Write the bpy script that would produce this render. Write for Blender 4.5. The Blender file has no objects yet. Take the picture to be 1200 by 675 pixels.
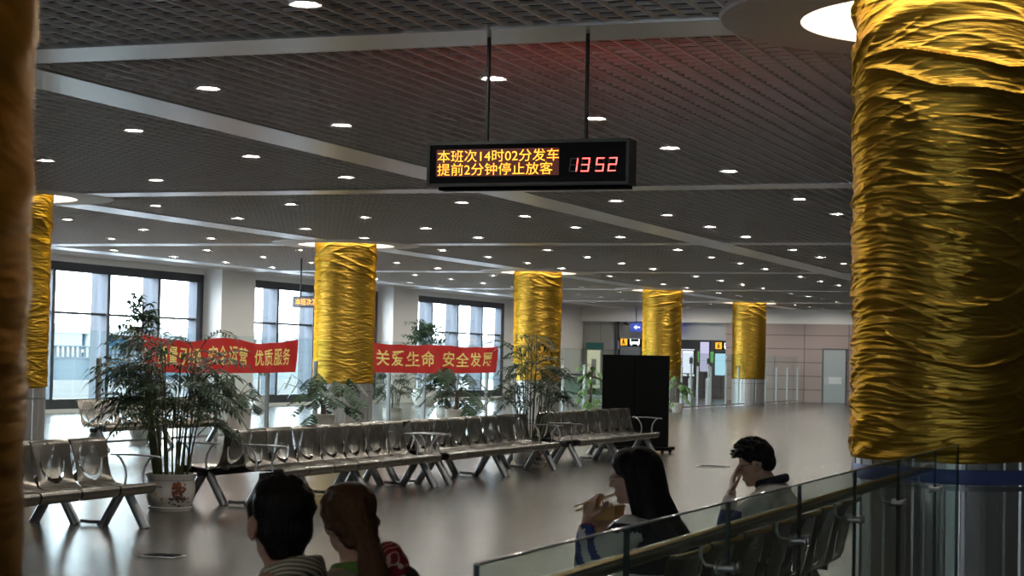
import bpy, bmesh, math, random
from mathutils import Vector, Matrix, noise, Euler
random.seed(7)
PI = math.pi
scn = bpy.context.scene
COL = scn.collection

# ------------------------------------------------------------------ materials
MATS = {}
def nt(m):
    m.use_nodes = True
    return m.node_tree.nodes, m.node_tree.links, m.node_tree.nodes['Principled BSDF']
def mat(name, col, rough=.5, metal=0., spec=.5, emit=None, es=0., bump=0., bscale=40., bstretch=(1,1,1), var=0., vscale=3., coat=0.):
    if name in MATS: return MATS[name]
    m = bpy.data.materials.new(name); N, L, P = nt(m)
    P.inputs['Base Color'].default_value = (*col, 1)
    P.inputs['Roughness'].default_value = rough
    P.inputs['Metallic'].default_value = metal
    P.inputs['Specular IOR Level'].default_value = spec
    P.inputs['Coat Weight'].default_value = coat
    if emit:
        P.inputs['Emission Color'].default_value = (*emit, 1); P.inputs['Emission Strength'].default_value = es
    tc = N.new('ShaderNodeTexCoord'); mp = N.new('ShaderNodeMapping'); L.new(tc.outputs['Object'], mp.inputs['Vector'])
    mp.inputs['Scale'].default_value = bstretch
    if bump:
        t = N.new('ShaderNodeTexNoise'); t.inputs['Scale'].default_value = bscale; t.inputs['Detail'].default_value = 4
        L.new(mp.outputs[0], t.inputs['Vector'])
        b = N.new('ShaderNodeBump'); b.inputs['Strength'].default_value = bump; b.inputs['Distance'].default_value = .02
        L.new(t.outputs['Fac'], b.inputs['Height']); L.new(b.outputs[0], P.inputs['Normal'])
    if var:
        t = N.new('ShaderNodeTexNoise'); t.inputs['Scale'].default_value = vscale; t.inputs['Detail'].default_value = 3
        L.new(mp.outputs[0], t.inputs['Vector'])
        r = N.new('ShaderNodeMix'); r.data_type = 'RGBA'
        r.inputs['A'].default_value = (*[c*(1-var) for c in col], 1); r.inputs['B'].default_value = (*[min(1, c*(1+var)) for c in col], 1)
        L.new(t.outputs['Fac'], r.inputs['Factor']); L.new(r.outputs['Result'], P.inputs['Base Color'])
    MATS[name] = m
    return m
def glass(name, tint, gloss=.06, rough=.0):
    m = bpy.data.materials.new(name); N, L, P = nt(m)
    N.remove(P); out = N['Material Output']
    tr = N.new('ShaderNodeBsdfTransparent'); tr.inputs['Color'].default_value = (*tint, 1)
    gl = N.new('ShaderNodeBsdfGlossy'); gl.inputs['Roughness'].default_value = rough; gl.inputs['Color'].default_value = (.9, .95, .93, 1)
    lw = N.new('ShaderNodeFresnel'); lw.inputs['IOR'].default_value = 1.45
    mx = N.new('ShaderNodeMixShader')
    ge = N.new('ShaderNodeNewGeometry'); iv = N.new('ShaderNodeMath'); iv.operation = 'SUBTRACT'; iv.inputs[0].default_value = 1.0
    L.new(ge.outputs['Backfacing'], iv.inputs[1])
    mm = N.new('ShaderNodeMath'); mm.operation = 'MULTIPLY'; L.new(iv.outputs[0], mm.inputs[1])
    L.new(lw.outputs[0], mm.inputs[0]); L.new(mm.outputs[0], mx.inputs[0])
    L.new(tr.outputs[0], mx.inputs[1]); L.new(gl.outputs[0], mx.inputs[2]); L.new(mx.outputs[0], out.inputs['Surface'])
    MATS[name] = m
    return m
def emis(name, col, s):
    m = bpy.data.materials.new(name); N, L, P = nt(m)
    P.inputs['Base Color'].default_value = (.02, .02, .02, 1)
    P.inputs['Emission Color'].default_value = (*col, 1); P.inputs['Emission Strength'].default_value = s
    MATS[name] = m
    return m

# ------------------------------------------------------------------ mesh builder
def tag(o, label=None, cat=None, group=None, kind=None):
    if label: o['label'] = label
    if cat: o['category'] = cat
    if group: o['group'] = group
    if kind: o['kind'] = kind
    return o
def empty(name, loc=(0, 0, 0), rz=0., **k):
    o = bpy.data.objects.new(name, None); COL.objects.link(o)
    o.location = loc; o.rotation_euler = (0, 0, rz); o.empty_display_size = .2
    return tag(o, **k)
def copy_tree(o, parent=None):
    c = o.copy(); COL.objects.link(c)
    if parent: c.parent = parent
    for ch in list(o.children): copy_tree(ch, c)
    return c

class MB:
    def __init__(s): s.v = []; s.f = []; s.mi = []; s.uv = {}
    def add(s, vs, fs, mi=0):
        b = len(s.v); s.v += [tuple(v) for v in vs]
        for f in fs: s.f.append(tuple(b+i for i in f)); s.mi.append(mi)
        return b
    def box(s, x0, x1, y0, y1, z0, z1, mi=0):
        s.add([(x0,y0,z0),(x1,y0,z0),(x1,y1,z0),(x0,y1,z0),(x0,y0,z1),(x1,y0,z1),(x1,y1,z1),(x0,y1,z1)],
              [(0,3,2,1),(4,5,6,7),(0,1,5,4),(1,2,6,5),(2,3,7,6),(3,0,4,7)], mi); return s
    def bbox(s, x0, x1, y0, y1, z0, z1, b=.01, mi=0):
        # chamfered box
        bm = bmesh.new(); bmesh.ops.create_cube(bm, size=1)
        for v in bm.verts: v.co = ((x0+x1)/2+v.co.x*(x1-x0), (y0+y1)/2+v.co.y*(y1-y0), (z0+z1)/2+v.co.z*(z1-z0))
        bmesh.ops.bevel(bm, geom=bm.edges[:], offset=b, segments=2, affect='EDGES', profile=.7)
        bm.verts.index_update()
        s.add([v.co[:] for v in bm.verts], [[v.index for v in f.verts] for f in bm.faces], mi); bm.free(); return s
    def tube(s, pts, r, n=10, mi=0, cap=True, squash=1.):
        pts = [Vector(p) for p in pts]; rr = r if isinstance(r, (list, tuple)) else [r]*len(pts)
        rings = []; up = None
        for i, p in enumerate(pts):
            d = (pts[min(i+1, len(pts)-1)]-pts[max(i-1, 0)]).normalized()
            if up is None:
                up = Vector((0, 0, 1)) if abs(d.z) < .9 else Vector((1, 0, 0))
            u = (up-d*up.dot(d)).normalized(); w = d.cross(u); up = u
            rings.append([p+(u*math.cos(2*PI*k/n)*squash+w*math.sin(2*PI*k/n))*rr[i] for k in range(n)])
        vs = [v for R in rings for v in R]; fs = []
        for i in range(len(rings)-1):
            for k in range(n):
                a = i*n+k; b = i*n+(k+1) % n; fs.append((a, b, b+n, a+n))
        if cap: fs.append(tuple(range(n))[::-1]); fs.append(tuple((len(rings)-1)*n+k for k in range(n)))
        s.add(vs, fs, mi); return s
    def lathe(s, prof, n=32, c=(0, 0, 0), mi=0):
        vs = []; fs = []
        for r, z in prof:
            for k in range(n): vs.append((c[0]+r*math.cos(2*PI*k/n), c[1]+r*math.sin(2*PI*k/n), c[2]+z))
        for i in range(len(prof)-1):
            for k in range(n):
                a = i*n+k; b = i*n+(k+1) % n; fs.append((a, b, b+n, a+n))
        s.add(vs, fs, mi); return s
    def cyl(s, x, y, z0, z1, r, n=20, mi=0):
        s.lathe([(0.0001, z0), (r, z0), (r, z1), (0.0001, z1)], n, (x, y, 0), mi); return s
    def prism(s, poly, y0, y1, mi=0, M=None):
        # poly in (x,z), extruded along y
        n = len(poly); vs = [(x, y0, z) for x, z in poly]+[(x, y1, z) for x, z in poly]
        if M: vs = [M @ Vector(v) for v in vs]
        fs = [tuple(range(n)), tuple(range(n, 2*n))[::-1]]+[(i, i+n, (i+1) % n+n, (i+1) % n) for i in range(n)]
        s.add(vs, fs, mi); return s
    def xf(s, M):
        s.v = [tuple(M @ Vector(v)) for v in s.v]; return s
    def mesh(s, name, mats, smooth=False, ang=40):
        me = bpy.data.meshes.new(name); me.from_pydata(s.v, [], s.f)
        for m in (mats if isinstance(mats, (list, tuple)) else [mats]): me.materials.append(m)
        me.polygons.foreach_set('material_index', s.mi)
        bm = bmesh.new(); bm.from_mesh(me); bmesh.ops.recalc_face_normals(bm, faces=bm.faces[:]); bm.to_mesh(me); bm.free()
        if smooth:
            me.polygons.foreach_set('use_smooth', [True]*len(me.polygons))
            me.set_sharp_from_angle(angle=math.radians(ang))
        me.update()
        return me
    def build(s, name, mats, parent=None, loc=None, smooth=False, ang=40, **k):
        o = bpy.data.objects.new(name, s.mesh(name, mats, smooth, ang)); COL.objects.link(o)
        if parent: o.parent = parent
        if loc: o.location = loc
        return tag(o, **k)

# text -> 2D triangles fitted into a box
def text2d(body, w=None, h=None, offset=0., space=1.):
    c = bpy.data.curves.new('t', 'FONT'); c.body = body; c.size = 1; c.offset = offset; c.resolution_u = 3; c.space_character = space
    o = bpy.data.objects.new('t', c); COL.objects.link(o); bpy.context.view_layer.update()
    dg = bpy.context.evaluated_depsgraph_get(); me = o.evaluated_get(dg).to_mesh()
    vs = [v.co.copy() for v in me.vertices]; fs = [tuple(p.vertices) for p in me.polygons]
    o.evaluated_get(dg).to_mesh_clear(); bpy.data.objects.remove(o); bpy.data.curves.remove(c)
    x0 = min(v.x for v in vs); x1 = max(v.x for v in vs); y0 = min(v.y for v in vs); y1 = max(v.y for v in vs)
    return [((v.x-x0)/(x1-x0)*(w or (x1-x0)), (v.y-y0)/(y1-y0)*(h or (y1-y0))) for v in vs], fs

# ------------------------------------------------------------------ the palette
M_floor = mat('polished_floor', (.075, .068, .059), .18, spec=.2, var=.03, vscale=.4)
def floor_nodes():
    N, L, P = nt(M_floor)
    tc = N.new('ShaderNodeTexCoord')
    t = N.new('ShaderNodeTexNoise'); t.inputs['Scale'].default_value = 1.3; t.inputs['Detail'].default_value = 5
    L.new(tc.outputs['Object'], t.inputs['Vector'])
    mr = N.new('ShaderNodeMapRange'); mr.inputs['To Min'].default_value = .22; mr.inputs['To Max'].default_value = .24
    L.new(t.outputs['Fac'], mr.inputs['Value']); L.new(mr.outputs[0], P.inputs['Roughness'])
floor_nodes()
M_blade = mat('ceiling_blade_grey', (.72, .69, .645), .45, .0)
M_runner = mat('ceiling_runner_lit', (.95, .93, .89), .4, .0)  # paler than the blades: light on the runner undersides is put into the colour
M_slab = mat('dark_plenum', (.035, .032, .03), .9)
M_band = mat('satin_aluminium', (.86, .86, .86), .32, .85)
M_disc = mat('disc_painted_metal', (.88, .86, .84), .5, .0)
M_white = mat('white_wall_paint', (.93, .92, .89), .6)
M_dim = mat('grey_wall_paint', (.19, .175, .16), .7)
M_tile = mat('pinkish_wall_panel', (.42, .33, .31), .45)
M_stone = mat('grey_stone_panel', (.40, .40, .38), .45, var=.06)
def panel_grid(m, bw, bh, gap=.012, dark=.45, axis='XZ', off=(0, 0)):
    N, L, P = nt(m); base = tuple(P.inputs['Base Color'].default_value)
    tc = N.new('ShaderNodeTexCoord'); sp = N.new('ShaderNodeSeparateXYZ'); cb = N.new('ShaderNodeCombineXYZ')
    L.new(tc.outputs['Object'], sp.inputs[0])
    a0 = N.new('ShaderNodeMath'); a0.operation = 'ADD'; a0.inputs[1].default_value = off[0]
    a1 = N.new('ShaderNodeMath'); a1.operation = 'ADD'; a1.inputs[1].default_value = off[1]
    L.new(sp.outputs[axis[0]], a0.inputs[0]); L.new(sp.outputs[axis[1]], a1.inputs[0])
    L.new(a0.outputs[0], cb.inputs[0]); L.new(a1.outputs[0], cb.inputs[1])
    br = N.new('ShaderNodeTexBrick'); br.offset = 0; br.inputs['Scale'].default_value = 1
    br.inputs['Brick Width'].default_value = bw; br.inputs['Row Height'].default_value = bh; br.inputs['Mortar Size'].default_value = gap
    br.inputs['Color1'].default_value = base; br.inputs['Color2'].default_value = tuple(c*.93 for c in base[:3])+(1,)
    br.inputs['Mortar'].default_value = tuple(c*dark for c in base[:3])+(1,)
    L.new(cb.outputs[0], br.inputs['Vector']); L.new(br.outputs['Color'], P.inputs['Base Color'])
panel_grid(M_tile, 1.84, .56, .02, off=(.31, .05)); panel_grid(M_stone, 1.6, 1.1, .012, off=(.2, .2))
M_steel = mat('bench_steel', (.36, .335, .29), .24, .9)
M_leg = mat('bench_leg_grey', (.34, .35, .36), .35, .75)
M_dark = mat('dark_rubber', (.02, .02, .02), .6)
M_alu = mat('brushed_post_aluminium', (.55, .56, .57), .35, .85)
M_frame = mat('window_frame_charcoal', (.045, .05, .06), .45, .2)
M_mull = mat('window_mullion_grey', (.075, .09, .115), .45, .1)
M_fin = mat('window_fin_bluegrey', (.060, .072, .09), .5)
M_wglass = glass('window_pane_glass', (.93, .97, 1.))
M_fglass = glass('barrier_glass', (.90, .95, .94))
M_bglass = glass('balustrade_glass', (.86, .91, .875))
M_bedge = mat('glass_edge_green', (.012, .03, .027), .3, spec=.15)
M_topedge = mat('glass_top_highlight', (.32, .38, .36), .08, spec=1.)  # paler than the side edges: the bright highlight along the top is painted in
M_brass = mat('handrail_steel', (.50, .46, .36), .22, .95)
M_black = mat('matte_black_board', (.003, .0035, .0035), .7, spec=.06)
M_blackg = mat('display_black_gloss', (.006, .006, .007), .12)
M_case = mat('display_case_grey', (.05, .05, .048), .35, .5)
M_rod = mat('hanger_rod_dark', (.03, .035, .035), .4, .4)
M_pot = mat('glazed_white_pot', (.62, .60, .55), .18, spec=.6)
M_soil = mat('potting_soil', (.02, .015, .01), .9)
M_leaf = mat('palm_leaf_green', (.02, .048, .018), .45, var=.4, vscale=4)
M_leaf2 = mat('monstera_leaf_green', (.022, .06, .024), .4, var=.35, vscale=5)
M_leaf3 = mat('light_leaf_green', (.10, .22, .06), .45, var=.35, vscale=5)
M_stem = mat('plant_cane', (.06, .07, .025), .6)
M_trunk = mat('plant_trunk_brown', (.09, .06, .04), .8, bump=.4)
M_red = mat('banner_red_cloth', (.62, .04, .035), .7)
def thin_cloth():
    N, L, P = nt(M_red); t = N.new('ShaderNodeBsdfTranslucent'); t.inputs['Color'].default_value = (.62, .05, .045, 1); mx = N.new('ShaderNodeMixShader'); mx.inputs[0].default_value = .4
    L.new(P.outputs[0], mx.inputs[1]); L.new(t.outputs[0], mx.inputs[2]); L.new(mx.outputs[0], N['Material Output'].inputs['Surface'])
thin_cloth()
M_yel = mat('banner_yellow_letters', (.92, .78, .24), .6)

def gold_mat(name, bump, s=1.0, met=.8, ro=.3):
    m = bpy.data.materials.new(name); N, L, P = nt(m)
    P.inputs['Metallic'].default_value = met; P.inputs['Roughness'].default_value = ro
    tc = N.new('ShaderNodeTexCoord'); mp = N.new('ShaderNodeMapping'); mp.inputs['Scale'].default_value = (2.2*s, 2.2*s, 26*s)
    L.new(tc.outputs['Object'], mp.inputs['Vector'])
    wq = N.new('ShaderNodeTexNoise'); wq.inputs['Scale'].default_value = 1.1; L.new(tc.outputs['Object'], wq.inputs['Vector'])
    vm = N.new('ShaderNodeVectorMath'); vm.operation = 'MULTIPLY_ADD'; vm.inputs[1].default_value = (0, 0, 5); L.new(wq.outputs['Color'], vm.inputs[0]); L.new(mp.outputs[0], vm.inputs[2])
    t = N.new('ShaderNodeTexNoise'); t.inputs['Scale'].default_value = 1.2; t.inputs['Detail'].default_value = 5; t.inputs['Distortion'].default_value = .6
    L.new(vm.outputs[0], t.inputs['Vector'])
    b = N.new('ShaderNodeBump'); b.inputs['Strength'].default_value = bump; b.inputs['Distance'].default_value = .05 if bump < .5 else .09
    L.new(t.outputs['Fac'], b.inputs['Height']); L.new(b.outputs[0], P.inputs['Normal'])
    P.inputs['Base Color'].default_value = (.44, .27, .04, 1)
    P.inputs['Specular Tint'].default_value = (.62, .38, .10, 1)
    MATS[name] = m; return m
M_gold = gold_mat('gold_satin_cloth', .25, 1.6)
M_gold2 = gold_mat('gold_satin_cloth_fine', .40, 1.0, .93, .30)

# ------------------------------------------------------------------ layout constants (metres)
CZ = 3.80                      # underside of the ceiling
COLS = [(-17.1, 23.9+11.45*k) for k in range(5)]
NEAR = (-1.75, 12.5); CLOSE = (-1.75, 1.43)
ALLC = COLS+[NEAR, CLOSE]
XW = -26.6; YF = 78.3; XR = 9.0; YB = -14.0

# ------------------------------------------------------------------ shell
MB().box(XW-.3, XR, YB, 88, -.25, 0).build('floor', M_floor, kind='structure')
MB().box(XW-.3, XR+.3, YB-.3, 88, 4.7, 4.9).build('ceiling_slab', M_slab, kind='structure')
MB().box(XR, XR+.3, YB, YF, 0, 4.7).build('wall_right', M_dim, kind='structure')
def wall_back():
    m = MB(); y0, y1 = YB-.3, YB
    xs = [XW-.3]+[v for b in BW for v in b]+[XR+.3]
    for i in range(0, len(xs), 2): m.box(xs[i], xs[i+1], y0, y1, 0, 4.7)
    for a, b in BW: m.box(a, b, y0, y1, 0, .3); m.box(a, b, y0, y1, 3.5, 4.7)
    return m
BW = [(-8.2, -6.4), (-2.6, -1.2), (2.6, 5.2)]
wall_back().build('wall_back', M_dim, kind='structure')

def cut(lo, hi, holes):
    segs = [(lo, hi)]
    for a, b in holes:
        ns = []
        for s, e in segs:
            if b <= s or a >= e: ns.append((s, e)); continue
            if a > s: ns.append((s, a))
            if b < e: ns.append((b, e))
        segs = ns
    return segs
def cells():
    m = MB(); P = .18; t = .006
    x = XW+.1
    RC = 1.2
    while x < XR:
        holes = []
        for cx, cy in ALLC:
            if abs(x-cx) < RC: q = math.sqrt(RC*RC-(x-cx)**2); holes.append((cy-q, cy+q))
        for a, b in cut(YB, YF, holes): m.box(x-.010, x+.010, a, b, CZ+.012, CZ+.042, 1)
        x += P
    y = YB+.1
    while y < YF:
        holes = []
        for cx, cy in ALLC:
            if abs(y-cy) < RC: q = math.sqrt(RC*RC-(y-cy)**2); holes.append((cx-q, cx+q))
        for a, b in cut(XW, XR, holes): m.box(a, b, y-t, y+t, CZ+.020, CZ+.046)
        y += P
    return m
cells().build('ceiling', [M_blade, M_runner], kind='structure')

# satin metal bands of the ceiling: along the hall and across it
n = 1
for xb in (-24.77, -17.1, -9.43, -1.75, 5.9):
    m = MB()
    for a, b in cut(YB, YF, [(cy-1.3, cy+1.3) for cx, cy in ALLC if abs(cx-xb) < .5]): m.box(xb-.33, xb+.33, a, b, CZ, CZ+.018)
    m.build('trim_%d' % n, M_band, kind='structure'); n += 1
yb = 12.45-11.45
while yb < YF:
    m = MB()
    for a, b in cut(XW, XR, [(cx-1.3, cx+1.3) for cx, cy in ALLC if abs(cy-yb) < .7]): m.box(a, b, yb-.3, yb+.3, CZ-.004, CZ+.014)
    m.build('trim_%d' % n, M_band, kind='structure'); n += 1
    yb += 11.45

# ------------------------------------------------------------------ window wall (left)
WB = [(25.2, 34.7), (36.6, 46.15), (48.05, 57.5), (59.55, 69.1)]
def wall_left():
    m = MB(); ys = [YB]+[v for b in WB for v in b]+[88]
    for i in range(0, len(ys), 2): m.box(XW-.3, XW+.55 if i not in (0, len(ys)-2) else XW, ys[i], ys[i+1], 0, 4.7)
    m.box(XW-.3, XW+.02, YB, 88, 3.66, 4.7)
    m.box(XW-.3, XW, YB, YF, 0, .1)
    return m
wall_left().build('wall_left', M_white, kind='structure')
def window(i, y0, y1):
    nb = 4
    o = MB()
    x0, x1 = XW-.2, XW-.02
    o.box(x0, x1, y0, y1, 3.44, 3.66); o.box(x0, x1, y0, y1, .1, .34)
    o.box(x0, x1, y0, y0+.22, .34, 3.44); o.box(x0, x1, y1-.22, y1, .34, 3.44)
    w = o.build('window_%d' % i, M_frame, kind='structure')
    st = (y1-y0)/nb
    # photo: bay of four lights; inner mullions light grey and deep
    for k in range(1, nb):
        y = y0+st*k
        MB().box(x0-.05, x1+.06, y-.07, y+.07, .34, 3.44).build('mullion', M_mull, w)
        MB().box(x0-.25, x0-.05, y-.05, y+.05, .1, 3.66).build('mullion_fin', M_fin, w)
    MB().box(x0-.05, x1+.04, y1-.42, y1-.24, .34, 3.44).build('mullion', M_mull, w)
    MB().box(x0, x1+.01, y0+.22, y1-.22, 2.40, 2.46).build('transom', M_frame, w)
    ys = [y0+.1]+[y0+st*k for k in range(1, nb)]+[y1-.1]
    for k in range(nb):
        MB().box(XW-.12, XW-.10, ys[k], ys[k+1], .3, 3.5).build('pane', M_wglass, w)
for i, (a, b) in enumerate(WB): window(i+1, a, b)
for i, (a, b) in enumerate(BW):
    f = MB(); f.box(a, a+.08, YB-.2, YB-.05, .3, 3.5); f.box(b-.08, b, YB-.2, YB-.05, .3, 3.5); f.box(a, b, YB-.2, YB-.05, .3, .38); f.box(a, b, YB-.2, YB-.05, 3.42, 3.5)
    w = f.build('window_%d' % (len(WB)+1+i), M_frame, kind='structure')
    MB().box(a+.05, b-.05, YB-.14, YB-.12, .34, 3.46).build('pane', M_wglass, w)

# ------------------------------------------------------------------ outside
M_ext = mat('pale_concrete_terrace', (.2, .2, .2), .8)
MB().box(-130, XW-.3, -40, 190, -.3, -.02).build('terrace_ground', M_ext, kind='structure')
def ext_rail(y0, y1):
    r = empty('terrace_railing', (-33, (y0+y1)/2, 0), label='outdoor terrace railing of close upright bars seen through the windows', cat='railing')
    h = (y1-y0)/2; m = MB()
    y = -h
    bar = m.box(-.02, .02, -.045, .045, 1.32, 1.62).mesh('bar', mat('terrace_bar_grey', (.05, .055, .06), .5))
    while y < h:
        o = bpy.data.objects.new('bar', bar); COL.objects.link(o); o.parent = r; o.location = (0, y, 0); y += .26
    MB().box(-.04, .04, -h, h, 1.62, 1.66).build('top_rail', M_mull, r)
    MB().box(-.04, .04, -h, h, 1.26, 1.32).build('bottom_rail', M_mull, r)
    MB().box(-.015, .015, -h, h, .62, 1.26).build('glass_panel', M_extblue, r)
    MB().box(-.15, .15, -h, h, 0, .62).build('parapet', M_ext, r)
M_extblue = mat('pale_blue_glazing', (.045, .075, .10), .15, spec=.6)
M_extblue2 = mat('blue_facade_glazing', (.02, .05, .08), .12, spec=.7)
M_extwhite = mat('white_facade', (.17, .18, .19), .7)
ext_rail(46, 70)
def bus(y, ln, lab):
    b = empty('terminal_building', (-52, y, 0), label=lab, cat='building')
    MB().box(-6, 0, -ln/2, ln/2, -.02, 2.3).build('glass_facade', M_extblue2, b)
    k = -ln/2
    while k <= ln/2: MB().box(0, .1, k-.08, k+.08, 0, 2.3).build('facade_mullion', M_extwhite, b); k += 4
    MB().box(-6.4, .5, -ln/2-.4, ln/2+.4, 2.3, 2.75).build('roof_edge', M_extwhite, b)
    MB().box(0, .14, -ln/2, ln/2, 1.4, 1.55).build('floor_band', M_extwhite, b)
bus(70, 22, 'low blue-glazed building outside the window nearest the left edge')
bus(96, 24, 'low blue-glazed building outside the window behind the red banners')
bus(124, 24, 'low blue-glazed building outside the farthest window')

# ------------------------------------------------------------------ far wall
XO0, XO1 = -25.0, -20.2
def far_wall():
    m = MB()
    m.box(XO1, XR, YF, YF+.3, 0, 3.22, 1)                # pink panels right
    m.box(XW, XR, YF-.04, YF+.3, 3.22, 4.7, 0)           # white band
    m.box(XW, XO0, YF+.25, YF+.5, 0, 3.22, 2)            # grey stone recess
    return m
far_wall().build('wall_far', [M_white, M_tile, M_stone], kind='structure')
MB().box(XO0, XO1, YF+.35, YF+.65, 2.5, 3.22).build('trim_20', mat('soffit_grey', (.42, .42, .42), .4, .5), kind='structure')
MB().box(XO0-.12, XO0, YF+.1, YF+.6, 0, 3.22).build('trim_21', mat('dark_jamb', (.07, .075, .08), .4, .4), kind='structure')
MB().box(XO0, XO1, YF, YF+.35, 3.22, 3.26).build('trim_22', M_white, kind='structure')
MB().box(XW, XR, 87.7, 88, 0, 4.7).build('wall_corridor', mat('corridor_grey', (.12, .12, .125), .6), kind='structure')
MB().box(XO1, XO1+.2, YF+.3, 87.7, 0, 4.7).build('wall_passage', mat('passage_grey', (.20, .20, .2), .6), kind='structure')
MB().box(XO0-1.6, XO0-1.4, YF+.5, 87.7, 0, 4.7).build('wall_niche', mat('passage_grey', (.20, .20, .2), .6), kind='structure')
def door():
    o = MB().box(-16.06, -15.16, YF-.03, YF+.02, .01, 2.17).build('door_1', mat('door_grey', (.42, .47, .48), .4, .2), kind='structure')
    f = MB(); f.box(-16.12, -16.06, YF-.05, YF+.02, 0, 2.23); f.box(-15.16, -15.10, YF-.05, YF+.02, 0, 2.23); f.box(-16.06, -15.16, YF-.05, YF+.02, 2.17, 2.23)
    f.build('door_frame', mat('door_frame_dark', (.12, .12, .12), .5), o)
    MB().box(-15.9, -15.3, YF-.045, YF-.03, .78, 1.06).build('sign_plate', mat('notice_white', (.75, .78, .8), .5), o)
    MB().tube([(-15.27, YF-.03, .95), (-15.27, YF-.09, .95), (-15.42, YF-.09, .95)], .012).build('door_handle', M_alu, o)
    MB().box(-16.03, -15.83, YF-.05, YF-.03, .75, 1.05).build('push_plate', M_alu, o)
door()

# ------------------------------------------------------------------ wrapped columns
def ridg(p): return 1-abs(noise.noise(p))*2
def wrap(z0, z1, seed, nt_, nz, amp, r=.635):
    vs = []; fs = []
    for j in range(nz+1):
        z = z0+(z1-z0)*j/nz
        for i in range(nt_):
            th = 2*PI*i/nt_; cx, cy = math.cos(th), math.sin(th)
            big = max(0, min(1, (z-2.75)/.5))
            t1 = noise.noise(Vector((cx*.55+seed, cy*.55, z*.45)))*.42+noise.noise(Vector((cx*1.5+seed, cy*1.5, z*1.1+7)))*.07
            t2 = noise.noise(Vector((cx*.6-seed, cy*.6+3, z*.6)))*.34
            rg = lambda v, w: max(0., 1-abs(v)*w)
            f1 = rg(noise.noise(Vector((cx*.7+seed*3, cy*.7, (z+t1)*5.5))), 2.6)**2
            f2 = rg(noise.noise(Vector((cx*1.1+seed*5, cy*1.1, (z+t2)*12+3))), 2.8)**2
            f3 = rg(noise.noise(Vector((cx*1.7+seed, cy*1.7, (z+t1*.6-t2*.5)*27))), 2.6)**1.5
            f4 = noise.noise(Vector((cx*3.2+seed, cy*3.2, (z+t1)*55)))
            bl = noise.noise(Vector((cx*1.3+seed, cy*1.3, z*2.2)))
            d = amp*(f1*(.75+1.1*big)+.62*f2*(.8+.5*bl)+.38*f3*(1-.5*big)+.16*f4+.5*noise.noise(Vector((cx*1.2, cy*1.2+seed, z*1.3))))
            if j < 3: d *= .5
            if j == 0: d = -.03
            rr = r-.035+d+.012
            zo = z
            if j == 1 or j == 0: zo = z+.018*noise.noise(Vector((cx*1.5, cy*1.5, seed)))
            vs.append((rr*cx, rr*cy, zo))
    for j in range(nz):
        for i in range(nt_):
            a = j*nt_+i; b = j*nt_+(i+1) % nt_; fs.append((a, b, b+nt_, a+nt_))
    m = MB(); m.add(vs, fs); return m
def shaft_mesh():
    # fluted metal cladding: alternating flat ribs and grooves
    m = MB(); n = 30; prof = []
    for k in range(n):
        a0 = 2*PI*k/n; da = 2*PI/n
        for t, rr in ((0, .60), (.66, .60), (.74, .588), (.92, .588)): prof.append((rr*math.cos(a0+da*t), rr*math.sin(a0+da*t)))
    N_ = len(prof); vs = [(x, y, 0) for x, y in prof]+[(x, y, 4.3) for x, y in prof]
    m.add(vs, [(i, (i+1) % N_, (i+1) % N_+N_, i+N_) for i in range(N_)])
    return m
M_shaft = mat('fluted_column_metal', (.55, .545, .54), .33, .75)
SHAFT = shaft_mesh().mesh('shaft', M_shaft, False)
def column(x, y, lab, seed, nt_, nz, amp, m):
    c = empty('wrapped_column', (x, y, 0), label=lab, cat='column', kind='thing', group='gold-wrapped columns of the hall')
    s = bpy.data.objects.new('shaft', SHAFT); COL.objects.link(s); s.parent = c; s.rotation_euler.z = seed
    MB().lathe([(.612, 0), (.612, .10), (.605, .105), (.58, .105)], 48).build('base_ring', M_alu, c, smooth=True)
    MB().lathe([(.602, .80), (.604, .80), (.604, .83), (.602, .83)], 48).build('joint_band', M_leg, c, smooth=True)
    wrap(.97, 4.02, seed, nt_, nz, amp).build('gold_wrap', m, c, smooth=True, ang=80)
    return c
WORDS = ['gold-cloth column at far left, half hidden behind the blurred foreground column',
         'gold-cloth column standing between the two red banners',
         'gold-cloth column behind the tall bamboo palm, right of the second banner',
         'gold-cloth column behind the black board',
         'farthest gold-cloth column, left of the grey door']
for k, (x, y) in enumerate(COLS):
    column(x, y, WORDS[k], 1.7+k*2.3, 180, [420, 380, 340, 300, 280][k], .0125, M_gold2)
cf = column(*NEAR, 'large crumpled gold-cloth column at the right edge beside the glass balustrade', 4.2, 420, 520, .021, M_gold)
MB().lathe([(.607, .84), (.6085, .845), (.6085, .925), (.607, .93)], 64).build('blue_stripe', mat('blue_band', (.10, .14, .38), .4, .1), cf, smooth=True)
column(*CLOSE, 'out-of-focus gold-cloth column filling the left edge in the foreground', 9.1, 260, 260, .006, M_gold)

# round ceiling discs with a bright lamp well around each column
M_glow = emis('warm_lamp_well', (1., .90, .76), 3.2)
M_well = mat('lamp_well_white', (.85, .83, .8), .5)
def ring_lamp(x, y, lab):
    r = empty('ring_lamp', (x, y, CZ), label=lab, cat='ceiling lamp', group='round ceiling lamps around the columns')
    MB().lathe([(.98, -.02), (1.41, -.02), (1.495, -.012), (1.51, .004), (1.51, .03), (1.495, .035), (.98, .035), (.98, -.02)], 72).build('disc', M_disc, r, smooth=True)
    MB().lathe([(.98, .035), (1.04, .10), (1.04, .30)], 64).build('well_side', M_well, r, smooth=True)
    MB().lathe([(.66, .26), (1.04, .26)], 64).build('glow_panel', M_glow, r)
    return r
CW = ['round disc lamp around the far left column behind the blurred one', 'round disc lamp around the column between the red banners',
      'round disc lamp around the column behind the bamboo palm', 'round disc lamp around the column behind the black board', 'round disc lamp around the farthest gold column',
      'big round disc lamp around the large right-hand column', 'round disc lamp around the out-of-focus foreground column']
for (x, y), w in zip(ALLC, CW): ring_lamp(x, y, w)

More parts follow.
